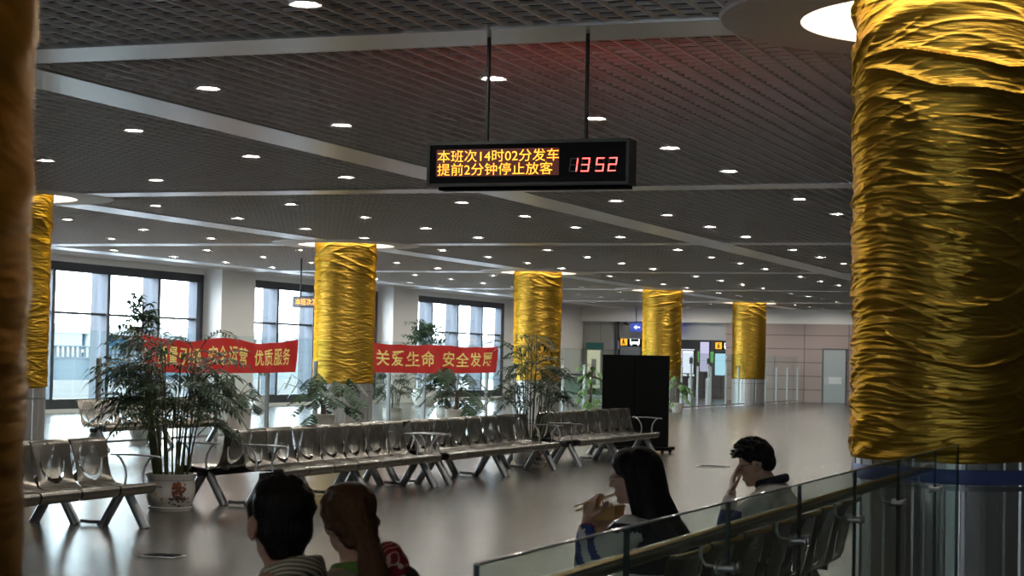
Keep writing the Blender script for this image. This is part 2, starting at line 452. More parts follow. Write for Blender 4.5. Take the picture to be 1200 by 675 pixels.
# ------------------------------------------------------------------ camera (standing traveller, long lens)
TH = math.radians(20.85); PITCH = math.atan(82.5/2250); ROLL = .021; EYE = 1.55
cam = bpy.data.objects.new('camera', bpy.data.cameras.new('camera')); COL.objects.link(cam)
cam.data.sensor_width = 36; cam.data.lens = 2250/1200*36; cam.data.clip_start = .05; cam.data.clip_end = 400
cam.matrix_world = Matrix.Translation((0, 0, EYE)) @ Matrix.Rotation(TH, 4, 'Z') @ Matrix.Rotation(PI/2+PITCH, 4, 'X') @ Matrix.Rotation(ROLL, 4, 'Z')
cam.data.dof.use_dof = True; cam.data.dof.focus_distance = 17; cam.data.dof.aperture_fstop = 9
scn.camera = cam
CI = cam.matrix_world.inverted()
def pix(p):
    q = CI @ Vector(p)
    return (600+2250*q.x/-q.z, 337.5-2250*q.y/-q.z) if q.z < -.1 else (-999, -999)

# ------------------------------------------------------------------ recessed downlights
def make_light():
    t = empty('downlight')
    MB().lathe([(.078, .0), (.108, -.006), (.112, .0), (.112, .012), (.078, .012)], 20).build('trim_ring', M_white, t, smooth=True)
    MB().lathe([(.0001, -.002), (.04, -.001), (.078, .004)], 20).build('lens', M_lens, t, smooth=True)
    MB().lathe([(.10, .004), (.10, .14), (.001, .14)], 16).build('housing', M_white, t, smooth=True)
    return t
M_lens = emis('downlight_lens', (1., .94, .84), 240.)
proto = make_light(); used = False
LX = [-23.8, -21.4, -19.1, -15.75, -13.4, -10.62, -8.27, -5.65, -3.1, .6, 3.2]
LY = [10.99]+[14.32+11.45*k+d for k in range(6) for d in (0, 2.6, 5.1, 7.6)]
NTH = ['first', 'second', 'third', 'fourth', 'fifth', 'sixth', 'seventh', 'eighth', 'ninth', 'tenth', 'eleventh', 'twelfth', 'thirteenth', 'fourteenth', 'fifteenth', 'sixteenth',
       'seventeenth', 'eighteenth', 'nineteenth', 'twentieth', 'twenty-first', 'twenty-second', 'twenty-third', 'twenty-fourth', 'twenty-fifth', 'twenty-sixth']
row = 0
for y in LY:
    if y > YF-.5: continue
    vis = []
    for x in LX:
        if x == -3.1 and y < 20: continue
        u, v = pix((x, y, CZ))
        if not (43 < u < 1009 and 0 < v < 460): continue
        if 500 < u < 744 and 158 < v < 218: continue
        if any(math.hypot(x-a, y-b) < 1.8 for a, b in ALLC): continue
        vis.append((u, x))
    vis.sort()
    if not vis: continue
    row += 1
    for i, (u, x) in enumerate(vis):
        o = proto if not used else copy_tree(proto)
        used = True
        o.location = (x, y, CZ)
        o['category'] = 'downlight'; o['group'] = 'recessed downlights in the grid ceiling'
        o['label'] = 'small round recessed downlight, %s from left in the %s row from the top' % (NTH[i], NTH[row-1])

# ------------------------------------------------------------------ benches
def seat_mesh():
    prof = [(.218, .300), (.240, .325), (.248, .37), (.235, .392), (.20, .398), (.10, .388), (0, .376), (-.09, .370), (-.15, .378), (-.187, .40), (-.205, .44), (-.22, .50),
            (-.235, .57), (-.252, .65), (-.268, .72), (-.278, .757), (-.292, .772), (-.308, .768), (-.315, .752)]
    P = []
    for i in range(len(prof)-1):          # resample
        a, b = Vector(prof[i]), Vector(prof[i+1]); k = max(1, int((b-a).length/.013))
        for q in range(k): P.append(a.lerp(b, q/k))
    P.append(Vector(prof[-1]))
    NU = 44; W = .565
    vs = []; info = []
    for j, p in enumerate(P):
        z = p.y
        for i in range(NU+1):
            s = i/NU*2-1
            hw = W/2-.006
            if z > .40 and p.x < -.15:      # side edges draw in above the seat and flare at the top
                t = (z-.40)/.37
                hw -= .022*math.sin(min(1, max(0, t*1.25))*PI)**.8*(1 if t < .8 else 1)
            y = s*hw
            dx = 0
            if p.x < -.15: dx = -.03*(1-s*s)*min(1, (z-.39)/.15) if z > .39 else 0
            zz = z-(.012*(1-s*s) if -.1 < p.x < .18 else 0)
            vs.append((p.x+dx, y, zz)); info.append((p.x, s*W/2, p.y))
    fs = []; mi = []
    def slot(x, y, z):
        if x > -.15: return False
        # crescent under the teardrop panel
        r0 = math.hypot(y/.205, (z-.585)/.168)
        r1 = math.hypot(y/.185, (z-.612)/.160)
        return r0 < 1.0 and r1 > 1.0 and z < .60
    def panel(x, y, z):
        if x > -.15: return -.07 < x < .16 and abs(y) < .215 and False
        return math.hypot(y/.168, (z-.60)/.15) < 1 or (abs(y) < .168-.12*max(0, (z-.6)/.15) and .60 < z < .735)
    n1 = NU+1
    for j in range(len(P)-1):
        for i in range(NU):
            q = (j*n1+i, j*n1+i+1, (j+1)*n1+i+1, (j+1)*n1+i)
            c = [sum(info[a][k] for a in q)/4 for k in range(3)]
            if slot(*c): continue
            fs.append(q); mi.append(1 if panel(*c) else 0)
    m = MB(); m.v = vs; m.f = fs; m.mi = mi
    me = m.mesh('seat', [M_steel, M_perf], True, 60)
    # give the sheet thickness
    co = [v.co.copy() for v in me.vertices]; no = [v.normal.copy() for v in me.vertices]; N0 = len(co)
    ec = {}
    for f in fs:
        for a, b in zip(f, f[1:]+f[:1]): ec[(min(a, b), max(a, b))] = ec.get((min(a, b), max(a, b)), 0)+1
    m2 = MB(); m2.v = [tuple(c) for c in co]+[tuple(c-n*.006) for c, n in zip(co, no)]
    m2.f = list(fs)+[tuple(N0+i for i in f[::-1]) for f in fs]; m2.mi = mi+mi
    for (a, b), k in ec.items():
        if k == 1: m2.f.append((a, b, N0+b, N0+a)); m2.mi.append(0)
    bpy.data.meshes.remove(me)
    return m2.mesh('seat', [M_steel, M_perf], True, 60)
def perf_mat():
    m = bpy.data.materials.new('perforated_bench_steel'); N, L, P = nt(m)
    P.inputs['Base Color'].default_value = (.36, .335, .29, 1); P.inputs['Metallic'].default_value = .9; P.inputs['Roughness'].default_value = .28
    tc = N.new('ShaderNodeTexCoord'); sp = N.new('ShaderNodeSeparateXYZ'); L.new(tc.outputs['Object'], sp.inputs[0])
    def sn(sock, f):
        a = N.new('ShaderNodeMath'); a.operation = 'MULTIPLY'; a.inputs[1].default_value = f; L.new(sock, a.inputs[0])
        b = N.new('ShaderNodeMath'); b.operation = 'SINE'; L.new(a.outputs[0], b.inputs[0]); return b.outputs[0]
    f = 2*PI/.014
    mu = N.new('ShaderNodeMath'); mu.operation = 'MULTIPLY'; L.new(sn(sp.outputs['Y'], f/2), mu.inputs[0]); L.new(sn(sp.outputs['Z'], f/2), mu.inputs[1])
    ab = N.new('ShaderNodeMath'); ab.operation = 'ABSOLUTE'; L.new(mu.outputs[0], ab.inputs[0])
    gt = N.new('ShaderNodeMath'); gt.operation = 'GREATER_THAN'; gt.inputs[1].default_value = .60; L.new(ab.outputs[0], gt.inputs[0])
    tr = N.new('ShaderNodeBsdfTransparent'); mx = N.new('ShaderNodeMixShader')
    L.new(gt.outputs[0], mx.inputs[0]); L.new(P.outputs[0], mx.inputs[1]); L.new(tr.outputs[0], mx.inputs[2])
    L.new(mx.outputs[0], N['Material Output'].inputs['Surface']); return m
M_perf = perf_mat()
SEAT = seat_mesh()
def leg_mesh():
    m = MB()
    for s in (-1, 1):
        m.tube([(s*.215, 0, 0), (s*.21, 0, .012), (s*.03, 0, .315)], [.043, .043, .043], 14)
        m.tube([(s*.218, 0, 0), (s*.216, 0, .01)], .050, 14)
    m.bbox(-.06, .06, -.04, .04, .29, .335, .008)
    return m.mesh('leg', M_leg, True)
LEG = leg_mesh()
def arm_mesh():
    m = MB()
    for s in (-1, 1):
        m.tube([(.02+s*.10, 0, .36), (.02+s*.085, 0, .44), (.02+s*.10, 0, .52), (.02+s*.15, 0, .595), (.02+s*.19, 0, .615)], .011, 8)
    m.tube([(-.23, 0, .622), (.02, 0, .628), (.26, 0, .618), (.275, 0, .610)], .015, 10, squash=.6)
    return m.mesh('armrest', M_leg, True)
ARM = arm_mesh()
PITCH_Y = .58
def bench(x, y0, nseat, facing, lab, link=False, legs=None, arms=(True, True), rz=None):
    b = empty('waiting_bench', (x, y0+nseat*PITCH_Y/2, 0), 0 if facing > 0 else PI, label=lab, cat='bench', group='steel waiting benches')
    Ln = nseat*PITCH_Y
    MB().bbox(-.045, .045, -Ln/2+.02, Ln/2-.02, .285, .345, .006).bbox(-.02, .02, -Ln/2+.0, Ln/2-.0, .295, .335, .004).build('beam', M_dark, b)
    for i in range(nseat):
        s = bpy.data.objects.new('seat', SEAT); COL.objects.link(s); s.parent = b; s.location = (0, -Ln/2+PITCH_Y*(i+.5), 0)
        k = MB().bbox(-.17, .2, -.014, .014, .345, .375, .004).build('seat_bracket', M_leg, s)
    for ly in (legs or (-Ln/2+.13, 0, Ln/2-.13)):
        l = bpy.data.objects.new('leg', LEG); COL.objects.link(l); l.parent = b; l.location = (0, ly, 0)
        if link:
            MB().tube([(-.20, 0, .035), (-.36, 0, .03), (-.44, 0, .035)], .016, 8).build('link_bar', M_leg, l)
    for s, on in zip((-1, 1), arms):
        if on:
            a = bpy.data.objects.new('armrest', ARM); COL.objects.link(a); a.parent = b; a.location = (0, s*(Ln/2-.005), 0)
    return b
BX, BX2 = -9.17, -9.88
bench(BX, 14.75-7*PITCH_Y, 7, 1, 'steel bench cut by the left edge, facing right, left of the white palm pot', True)
bench(BX2, 14.75-7*PITCH_Y, 7, -1, 'steel bench cut by the left edge, facing left, back to back behind another')
bench(BX, 17.15, 7, 1, 'long steel bench facing us behind the two nearest heads', True)
bench(BX2, 17.15, 7, -1, 'long steel bench facing the windows just right of the white palm pot')
bench(BX, 21.42, 7, 1, 'steel bench facing us in the middle of the row, under the second banner', True)
bench(BX2, 21.42, 7, -1, 'steel bench facing the windows in the middle of the row, under the second banner')
bench(BX, 26.33, 7, 1, 'steel bench facing us in front of the black board', True)
bench(BX2, 26.33, 7, -1, 'steel bench facing the windows beside the tall bamboo palm pot')
bench(-16.42, 25.2, 7, 1, 'distant steel bench by the glass barrier under the left banner')
bench(-2.44, 7.5, 7, -1, 'steel bench behind the glass balustrade under the two people with glasses')
bench(-2.47, 3.15, 5, -1, 'steel bench under the couple sitting nearest the camera')

# ------------------------------------------------------------------ glass barriers along the column line
def barrier(y0, y1, lab, posts, gx=-17.1, skip=()):
    b = empty('glass_barrier', (gx, y0, 0), label=lab, cat='glass barrier', group='glass barriers between the columns')
    for p in posts:
        MB().bbox(-.035, .035, p-y0-.03, p-y0+.03, 0, 1.42, .006).build('post', M_alu, b)
    ps = [y0]+list(posts)+[y1]
    for a, c in zip(ps[:-1], ps[1:]):
        if (a, c) in skip or c-a < .15: continue
        MB().box(-.008, .008, a-y0+.035, c-y0-.035, .09, 1.86).build('glass_pane', M_fglass, b)
    MB().bbox(-.02, .02, .0, y1-y0, .05, .09, .004).build('bottom_rail', M_alu, b)
    return b
barrier(24.6, 34.65, 'clear glass barrier with steel posts carrying the left red banner', [26.4, 28.3, 30.2, 32.1, 34.1])
barrier(36.05, 46.1, 'clear glass barrier with steel posts carrying the second red banner', [37.6, 39.5, 41.4, 43.3, 45.2])
barrier(47.5, 57.55, 'clear glass barrier between the palm-screened column and the black board', [48.9, 50.7, 52.6, 54.5, 56.4])
barrier(58.95, 69.0, 'glass barrier with gate posts between the two farthest gold columns', [60.6, 62.6, 64.3, 66.4, 68.2])
barrier(70.4, 78.2, 'glass barrier with three posts right of the farthest gold column', [72.4, 74.3, 76.2, 78.1])

# red banners with yellow characters
def banner(y0, y1, text, lab, sag, words):
    b = empty('red_banner', (-17.0, y0, 0), label=lab, cat='banner', group='red slogan banners')
    W = y1-y0
    def pos(s, t, o=0.):
        top = 1.83-sag*(abs(math.sin(s*PI*2.02)))**1.4-.02*abs(math.sin(s*PI*5))
        bot = 1.20-.02*math.sin(s*PI)
        x = .055+.025*math.sin(s*17+1)*math.cos(t*2)+.012*math.sin(s*43+t*4)
        return (x+o, s*W, bot+(top-bot)*t)
    m = MB(); NS, NT = 90, 12; vs = [pos(i/NS, j/NT) for j in range(NT+1) for i in range(NS+1)]
    vs += [pos(i/NS, j/NT, -.004) for j in range(NT+1) for i in range(NS+1)]
    n1 = NS+1; off = n1*(NT+1); fs = []
    for j in range(NT):
        for i in range(NS):
            a = j*n1+i; fs.append((a, a+1, a+1+n1, a+n1)); fs.append((off+a, off+a+n1, off+a+1+n1, off+a+1))
    m.add(vs, fs); m.build('cloth', M_red, b, smooth=True, ang=80)
    for ch, c0, c1 in words:
        v2, f2 = text2d(ch, c1-c0, .47, .013)
        bm = bmesh.new()
        for x, y in v2: bm.verts.new((x, y, 0))
        bm.verts.ensure_lookup_table()
        for f in f2:
            try: bm.faces.new([bm.verts[i] for i in f])
            except ValueError: pass
        bmesh.ops.subdivide_edges(bm, edges=[e for e in bm.edges if e.calc_length() > .1], cuts=2, use_grid_fill=True)
        bmesh.ops.triangulate(bm, faces=bm.faces[:]); bm.verts.index_update()
        t = MB(); t.add([pos(c0+v.co.x, (.24+v.co.y*1.17)/1, .006) for v in bm.verts], [[v.index for v in f.verts] for f in bm.faces]); bm.free()
        t.build('lettering', M_yel, b)
    for s in (.0, .24, .5, .76, .995):
        p = pos(s, 1.0); MB().tube([p, (-.03, s*W, p[2]+.05)], .006, 6).build('tie', M_dark, b)
def spread_chars(txt, a, b, gap=.35):
    u = sum(gap if c == ' ' else 1 for c in txt); st = (b-a)/u; x = a; out = []
    for c in txt:
        if c != ' ': out.append((c, x+st*.06, x+st*.94)); x += st
        else: x += st*gap
    return out
banner(27.45, 33.0, None, 'left red slogan banner with yellow characters, partly behind the potted palm', .09, spread_chars('质量引领 安全运营 优质服务', .075, .955, .5))
banner(36.35, 43.6, None, 'red slogan banner with yellow characters right of the gold column', .03, spread_chars('关爱生命 安全发展', .02, .965, .55))

# ------------------------------------------------------------------ hanging LED display
M_amber = emis('amber_led_characters', (1., .30, .02), 2.1)
M_redled = emis('red_led_digits', (1., .07, .06), 3.4)
M_matrix = emis('led_matrix_dark_red', (1., .10, .03), .035)
M_off = mat('unlit_segment_grey', (.05, .045, .04), .4)
def flat_text(body, x, z, w, h, off, y):
    v2, f2 = text2d(body, w, h, off); m = MB()
    m.add([(x+a, y, z+b) for a, b in v2], f2); return m
def led_sign():
    X0, X1, Z0, Z1, Y = -5.38, -3.89, 2.745, 3.06, 12.4
    s = empty('led_display', ((X0+X1)/2, Y, Z0), label='hanging black LED departure display with amber characters and red clock', cat='display')
    ox, oz = (X0+X1)/2, Z0
    w = (X1-X0)/2; h = Z1-Z0
    c = MB(); c.bbox(-w, w, 0, .16, 0, h, .006); c.build('case', M_case, s)
    f = MB(); b = .022
    f.box(-w, w, -.012, 0, 0, b); f.box(-w, w, -.012, 0, h-b, h); f.box(-w, -w+b, -.012, 0, b, h-b); f.box(w-b, w, -.012, 0, b, h-b)
    f.build('bezel', M_case, s)
    MB().box(-w+b, w-b, -.004, 0, b, h-b).build('screen', M_blackg, s)
    MB().box(-5.31-ox, -4.395-ox, -.006, -.004, 2.815-oz, 3.005-oz).build('led_matrix', M_matrix, s)
    flat_text('本班次14时02分发车', -5.30-ox, 2.915-oz, .905, .085, -.004, -.0075).build('top_line', M_amber, s)
    flat_text('提前2分钟停止放客', -5.30-ox, 2.822-oz, .86, .085, -.004, -.0075).build('bottom_line', M_amber, s)
    # seven-segment clock 13 52
    offm = MB()
    SEG = {'1': 'bc', '3': 'abgcd', '5': 'afgcd', '2': 'abged'}
    dw, dh, th = .062, .098, .011
    def seg(m, x, z, k):
        sh = lambda zz: (zz-z)*.12
        B = {'a': (x, x+dw, z+dh-th, z+dh), 'g': (x, x+dw, z+dh/2-th/2, z+dh/2+th/2), 'd': (x, x+dw, z, z+th),
             'f': (x, x+th, z+dh/2, z+dh), 'b': (x+dw-th, x+dw, z+dh/2, z+dh), 'e': (x, x+th, z, z+dh/2), 'c': (x+dw-th, x+dw, z, z+dh/2)}[k]
        g = .002
        vs = []
        for yy in (-.0085, -.0055):
            for (a, bz) in ((B[0]+g, B[2]+g), (B[1]-g, B[2]+g), (B[1]-g, B[3]-g), (B[0]+g, B[3]-g)): vs.append((a+sh(bz), yy, bz))
        m.add(vs, [(0, 1, 2, 3), (7, 6, 5, 4), (0, 4, 5, 1), (1, 5, 6, 2), (2, 6, 7, 3), (3, 7, 4, 0)])
    for d, x in zip('1352', (-4.325, -4.24, -4.135, -4.045)):
        on = MB()
        for k in 'abcdefg': seg(on if k in SEG[d] else offm, x-ox, 2.834-oz, k)
        on.build('clock_digit', M_redled, s)
    for zz in (2.86, 2.90):
        offm.box(-4.165-ox, -4.157-ox, -.0085, -.0055, zz-oz, zz+.008-oz)
    offm.build('unlit_segments', M_off, s)
    # display on the rear face
    MB().box(-w+b, w-b, .16, .164, b, h-b).build('rear_screen', M_blackg, s)
    flat_text('本班次14时02分发车', -.72, .17, .95, .085, .003, .166).xf(Matrix.Diagonal((-1, 1, 1, 1))).build('rear_line', M_rear, s)
    for x in (-4.955, -4.225):
        r = MB().tube([(x-ox, .06, h), (x-ox, .06, CZ-oz)], .014, 10).build('hanger_rod', M_rod, s)
    MB().box(-w+.08, w-.02, .02, .14, -.022, 0).build('cable_tray', M_black, s)
M_rear = emis('red_led_rear', (1., .06, .03), 22.)
led_sign()
def small_sign():
    s = empty('led_display', (-20.28, 40.4, 2.64), label='small far LED display with orange characters, left of the banner column', cat='display')
    MB().bbox(-.6, .6, -.06, .06, 0, .27, .006).build('case', M_case, s)
    MB().box(-.56, .56, -.066, -.06, .03, .24).build('screen', M_blackg, s)
    flat_text('本班次发车时刻', -.52, .06, 1.0, .15, .006, -.068).build('characters', M_amber, s)
    for x in (-.42, .42): MB().tube([(x, 0, .27), (x, 0, CZ-2.64)], .02, 8).build('hanger_rod', M_rod, s)
    s.rotation_euler.z = 0.0
small_sign()

# ------------------------------------------------------------------ black board on casters
def board():
    b = empty('black_board', (-9.62, 31.25, 0), label='tall plain black board on casters beyond the bench end', cat='board')
    MB().bbox(-.58, -.004, -.05, .05, .10, 1.65, .006).build('panel', M_black, b)
    MB().bbox(.004, .58, -.05, .05, .10, 1.65, .006).build('panel', M_black, b)
    MB().bbox(-.60, .63, -.28, .28, .055, .11, .01).build('base', M_black, b)
    for x in (-.52, .56):
        for y in (-.23, .23):
            c = MB().lathe([(.001, -.018), (.028, -.018), (.03, -.01), (.03, .01), (.028, .018), (.001, .018)], 16)
            c.xf(Matrix.Translation((x, y, .03)) @ Matrix.Rotation(PI/2, 4, 'X')).build('caster', M_dark, b, smooth=True)
board()

# ------------------------------------------------------------------ glass balustrade in front
def balustrade():
    b = empty('glass_balustrade', (-1.6, 4.0, 0), label='frameless glass balustrade with steel handrail at lower right', cat='balustrade')
    ys = [4.01, 5.14, 6.27, 7.38, 8.52, 9.67, 10.9, 11.84]
    for a, c in zip(ys[:-1], ys[1:]):
        a -= 4; c -= 4
        p = MB().box(-.006, .006, a+.006, c-.006, .06, 1.085)
        o = p.build('glass_panel', M_bglass, b)
        MB().box(-.0065, .0065, a+.004, a+.009, .06, 1.086).build('panel_edge', M_bedge, o); MB().box(-.0065, .0065, c-.009, c-.004, .06, 1.086).build('panel_edge', M_bedge, o)
        MB().box(-.0065, .0065, a+.006, c-.006, 1.084, 1.089).build('top_edge', M_topedge, o)
    MB().bbox(-.05, .05, 0, 7.84, 0, .09, .008).build('floor_channel', M_alu, b)
    MB().tube([(-.085, -.02, .965), (-.085, 3.5, .965), (-.085, 7.0, .965), (-.085, 7.3, .965)], .025, 16).build('handrail', M_brass, b, smooth=True)
    for y in ys[1:-1]:
        k = MB()
        k.tube([(-.085, y-4-.02, .945), (-.085, y-4-.02, .90), (-.07, y-4-.02, .875), (-.01, y-4-.02, .87)], .0065, 8)
        for dy in (-.035, .035):
            k.tube([(-.03, y-4+dy, .87), (.028, y-4+dy, .87)], .012, 12); k.tube([(.028, y-4+dy, .87), (.036, y-4+dy, .87)], .020, 12)
            k.tube([(-.03, y-4+dy, .87), (-.022, y-4+dy, .87)], .022, 12)
        k.build('clamp_bracket', M_alu, b, smooth=True)
balustrade()

# ------------------------------------------------------------------ plants
def bez(p0, p1, p2, n=8):
    p0, p1, p2 = Vector(p0), Vector(p1), Vector(p2)
    return [p0*(1-t)**2+p1*2*t*(1-t)+p2*t*t for t in [i/n for i in range(n+1)]]
def leaflet(m, base, d, up, ln, w, droop=.3):
    d = d.normalized(); s = d.cross(up)
    if s.length < 1e-3: s = Vector((1, 0, 0))
    s.normalize(); n = s.cross(d)
    c = [base, base+d*ln*.45+n*ln*.05, base+d*ln-Vector((0, 0, ln*droop))]
    m.add([c[0], c[1]+s*w/2-n*w*.15, c[2], c[1]-s*w/2-n*w*.15, c[1]+n*w*.1], [(0, 1, 4), (1, 2, 4), (2, 3, 4), (3, 0, 4)])
def frond(m, st, p0, p1, p2, nl, ll, lw, rs):
    pts = bez(p0, p1, p2, 12); st.tube(pts, [.006*(1-.7*i/12) for i in range(13)], 5)
    for i in range(nl):
        t = .22+.78*(i+.5)/nl; k = t*12; a = int(min(11, k)); p = pts[a].lerp(pts[a+1], k-a); d = (pts[a+1]-pts[a]).normalized()
        sd = d.cross(Vector((0, 0, 1)))
        if sd.length < .05: sd = Vector((1, 0, 0))
        sd.normalize()
        L_ = ll*(1-.55*abs(t-.5)*1.6)*rs.uniform(.85, 1.15)
        for s in (-1, 1):
            leaflet(m, p, (d*.75+sd*s*.85+Vector((0, 0, rs.uniform(-.1, .25)))), Vector((0, 0, 1)), L_, lw, rs.uniform(.1, .45))
    leaflet(m, pts[-1], pts[-1]-pts[-2], Vector((0, 0, 1)), ll*.8, lw, .3)
def pot(parent, prof, name='pot', m=None, zs=None, r=.2):
    MB().lathe(prof, 40).build(name, m or M_pot, parent, smooth=True, ang=50)
    MB().lathe([(.001, zs), (r, zs)], 24).build('soil', M_soil, parent)
def bamboo_palm(x, y, lab, seed, h, rad, ncane, pr, ph, nf=5, floral=False, leafm=None):
    rs = random.Random(seed)
    p = empty('potted_palm', (x, y, 0), label=lab, cat='potted plant')
    pot(p, [(.001, 0), (pr*.75, 0), (pr*.78, .03), (pr*.9, .06), (pr*1.0, ph*.35), (pr*1.02, ph*.6), (pr*.97, ph*.85), (pr*1.06, ph*.94), (pr*1.08, ph), (pr*.99, ph), (pr*.96, ph*.9), (pr*.95, ph*.8)], zs=ph*.88, r=pr*.95)
    MB().lathe([(.001, 0), (pr*.86, 0), (pr*.92, .035), (pr*.88, .04), (pr*.8, .02)], 36).build('saucer', M_pot, p, smooth=True)
    if floral: flower_decor(p, pr, ph)
    st, lf = MB(), MB()
    for i in range(ncane):
        a = rs.uniform(0, 2*PI); q = pr*.75*math.sqrt(rs.random()); lean = rs.uniform(.05, .3)*rad
        b = Vector((q*math.cos(a), q*math.sin(a), ph*.85)); hh = h*rs.uniform(.46, .92)
        t = b+Vector((lean*math.cos(a), lean*math.sin(a), hh-ph*.8))
        st.tube(bez(b, (b+t)/2+Vector((rs.uniform(-.04, .04), rs.uniform(-.04, .04), 0)), t, 6), [.011, .0105, .010, .009, .008, .007, .006], 6)
        for k in range(nf):
            aa = a+rs.uniform(-1.9, 1.9); rr = rad*rs.uniform(.45, .95); z0 = t-Vector((0, 0, rs.uniform(0, .30)*hh))
            e = z0+Vector((rr*math.cos(aa), rr*math.sin(aa), rs.uniform(-.12, .22)*h*.6))
            e.z = min(e.z, h)
            mid = (z0+e)/2+Vector((0, 0, rs.uniform(.12, .28)))
            frond(lf, st, z0, mid, e, 9, .17, .024, rs)
    st.build('canes', M_stem, p, smooth=True); lf.build('foliage', leafm or M_leaf, p)
    return p
def flower_decor(p, pr, ph):
    # painted peony spray and small seal marks wrapped round the pot face
    def on(a, z): 
        # bulging profile radius
        t = z/ph; r = pr*(1.0 if t < .35 else 1.02 if t < .6 else 1.02-(t-.6)*.2)+.003
        if t < .35: r = pr*(.9+.1*(t-.15)/.2)+.004
        return (r*math.cos(a), r*math.sin(a), z)
    rs = random.Random(3); a0 = math.radians(-41)
    def dab(m, a, z, s, k=6):
        c = on(a, z); ring = []
        for i in range(k):
            q = 2*PI*i/k+rs.random(); s2 = s*rs.uniform(.7, 1.2); ring.append(on(a+s2*math.cos(q)/pr, z+s2*math.sin(q)))
        m.add([c]+ring, [(0, i+1, (i+1) % k+1) for i in range(k)])
    red, dk, gd = MB(), MB(), MB()
    for i in range(20): dab(red, a0+rs.gauss(0, .16), ph*.60+rs.gauss(0, .045), .024)
    for i in range(60): dab(dk, a0+rs.gauss(.02, .22), ph*.42+rs.gauss(0, .085), .013, 5)
    for i in range(6): dab(dk, a0-.95+i*.05, ph*.66, .008, 4)
    red.build('painted_flower', mat('pot_flower_red', (.25, .07, .03), .3), p); dk.build('painted_leaves', mat('pot_flower_dark', (.08, .06, .05), .3), p)
    for da, z, q in ((-.95, .46, .014), (-.95, .36, .014), (-.66, .35, .02)):
        gd = MB(); dab(gd, a0+da, ph*z, q, 5); gd.build('painted_seal', mat('pot_flower_gold', (.5, .25, .06), .3), p)
    MB().lathe([(pr*.985+.002, ph*.82), (pr*.975+.003, ph*.845)], 40).build('painted_rim_line', mat('pot_line_blue', (.28, .28, .3), .3), p)
def mleaf(m, st, base, tip, s, rs, n=9):
    # notched round leaf on a long stalk
    st.tube(bez(base, (Vector(base)+Vector(tip))/2+Vector((0, 0, .12)), tip, 6), .006, 5)
    d = (Vector(tip)-Vector(base)); d.z = -abs(d.length)*rs.uniform(.7, 1.5); d.normalize()
    sd = d.cross(Vector((0, 0, 1))).normalized(); 
    sd = (sd+Vector((rs.uniform(-.4, .4), rs.uniform(-.4, .4), rs.uniform(-.3, .3)))).normalized(); t = Vector(tip)
    for sgn in (-1, 1):
        for i in range(5):
            b0 = i/5; b1 = (i+.62)/5
            wf = s*.55*(math.sin(PI*min(.97, .18+.75*b0)))
            r0 = t+d*s*(b0*.85); r1 = t+d*s*(b1*.85)
            e0 = t+d*s*(b0*.85+.10)+sd*sgn*wf-Vector((0, 0, .1*s)); e1 = t+d*s*(b1*.85+.14)+sd*sgn*wf*.9-Vector((0, 0, .1*s))
            m.add([r0, r1, e1, e0], [(0, 1, 2, 3)])
    m.add([t+d*s*.78+sd*.05*s, t+d*s*1.08, t+d*s*.78-sd*.05*s], [(0, 1, 2)])
def monstera(x, y, lab, seed, h, rad, nl, pr, ph, trunk=.3, ls=.29):
    rs = random.Random(seed); p = empty('potted_monstera', (x, y, 0), label=lab, cat='potted plant')
    pot(p, [(.001, 0), (pr*.7, 0), (pr*.8, .03), (pr*.98, ph*.6), (pr*1.0, ph*.9), (pr*1.05, ph*.92), (pr*1.05, ph), (pr*.97, ph), (pr*.94, ph*.9)], zs=ph*.92, r=pr*.93)
    top = Vector((rs.uniform(-.05, .05), rs.uniform(-.05, .05), ph+trunk))
    MB().tube(bez((0, 0, ph*.85), (.03, .02, ph+trunk*.5), top, 6), [.05, .048, .045, .045, .04, .04, .035], 10).build('trunk', M_trunk, p, smooth=True)
    st, lf = MB(), MB()
    for i in range(nl):
        a = 2*PI*i/nl+rs.uniform(-.3, .3); rr = rad*rs.uniform(.45, 1.0); z = ph+rs.uniform(.0, 1.0)*(h-ph)
        b = Vector((0, 0, ph*.9)).lerp(top, rs.uniform(.5, 1))
        mleaf(lf, st, b, (rr*math.cos(a), rr*math.sin(a), z), ls*rs.uniform(.9, 1.35), rs)
    st.build('stalks', M_stem, p, smooth=True); lf.build('foliage', M_leaf2, p)
def leafy_tree(x, y, lab, seed, h, rad, zlow, npts, pr, ph, lw=.07, m=None, name='potted_tree', lean=(0, 0)):
    rs = random.Random(seed); p = empty(name, (x, y, 0), label=lab, cat='potted plant')
    pot(p, [(.001, 0), (pr*.7, 0), (pr*.95, ph*.3), (pr*1.0, ph*.6), (pr*.85, ph*.85), (pr*.98, ph*.95), (pr*1.0, ph), (pr*.9, ph), (pr*.85, ph*.9)], zs=ph*.9, r=pr*.85)
    tr, lf = MB(), MB(); top = Vector((lean[0], lean[1], h*.92))
    tk = bez((0, 0, ph*.8), (rs.uniform(-.05, .05), rs.uniform(-.05, .05), h*.5), top, 10); tr.tube(tk, [.028*(1-.07*i) for i in range(11)], 8)
    for i in range(npts):
        t = zlow+(1-zlow)*rs.random(); k = t*10; a = int(min(9, k)); b = tk[a].lerp(tk[a+1], k-a)
        an = rs.uniform(0, 2*PI); r = rad*rs.uniform(.3, 1)*(1.1-.55*(t-zlow)/(1-zlow))
        e = b+Vector((r*math.cos(an), r*math.sin(an), rs.uniform(-.05, .25)))
        br = bez(b, (b+e)/2+Vector((0, 0, .06)), e, 5); tr.tube(br, .006, 5)
        for q in range(12):
            c = br[rs.randint(2, 5)]; d = Vector((rs.gauss(0, 1), rs.gauss(0, 1), rs.uniform(-.8, .4)))
            leaflet(lf, c+d*.02, d, Vector((0, 0, 1)), lw*rs.uniform(1.2, 2.0), lw*rs.uniform(.7, 1), .35)
    tr.build('trunk', M_trunk, p, smooth=True); lf.build('foliage', m or M_leaf2, p)
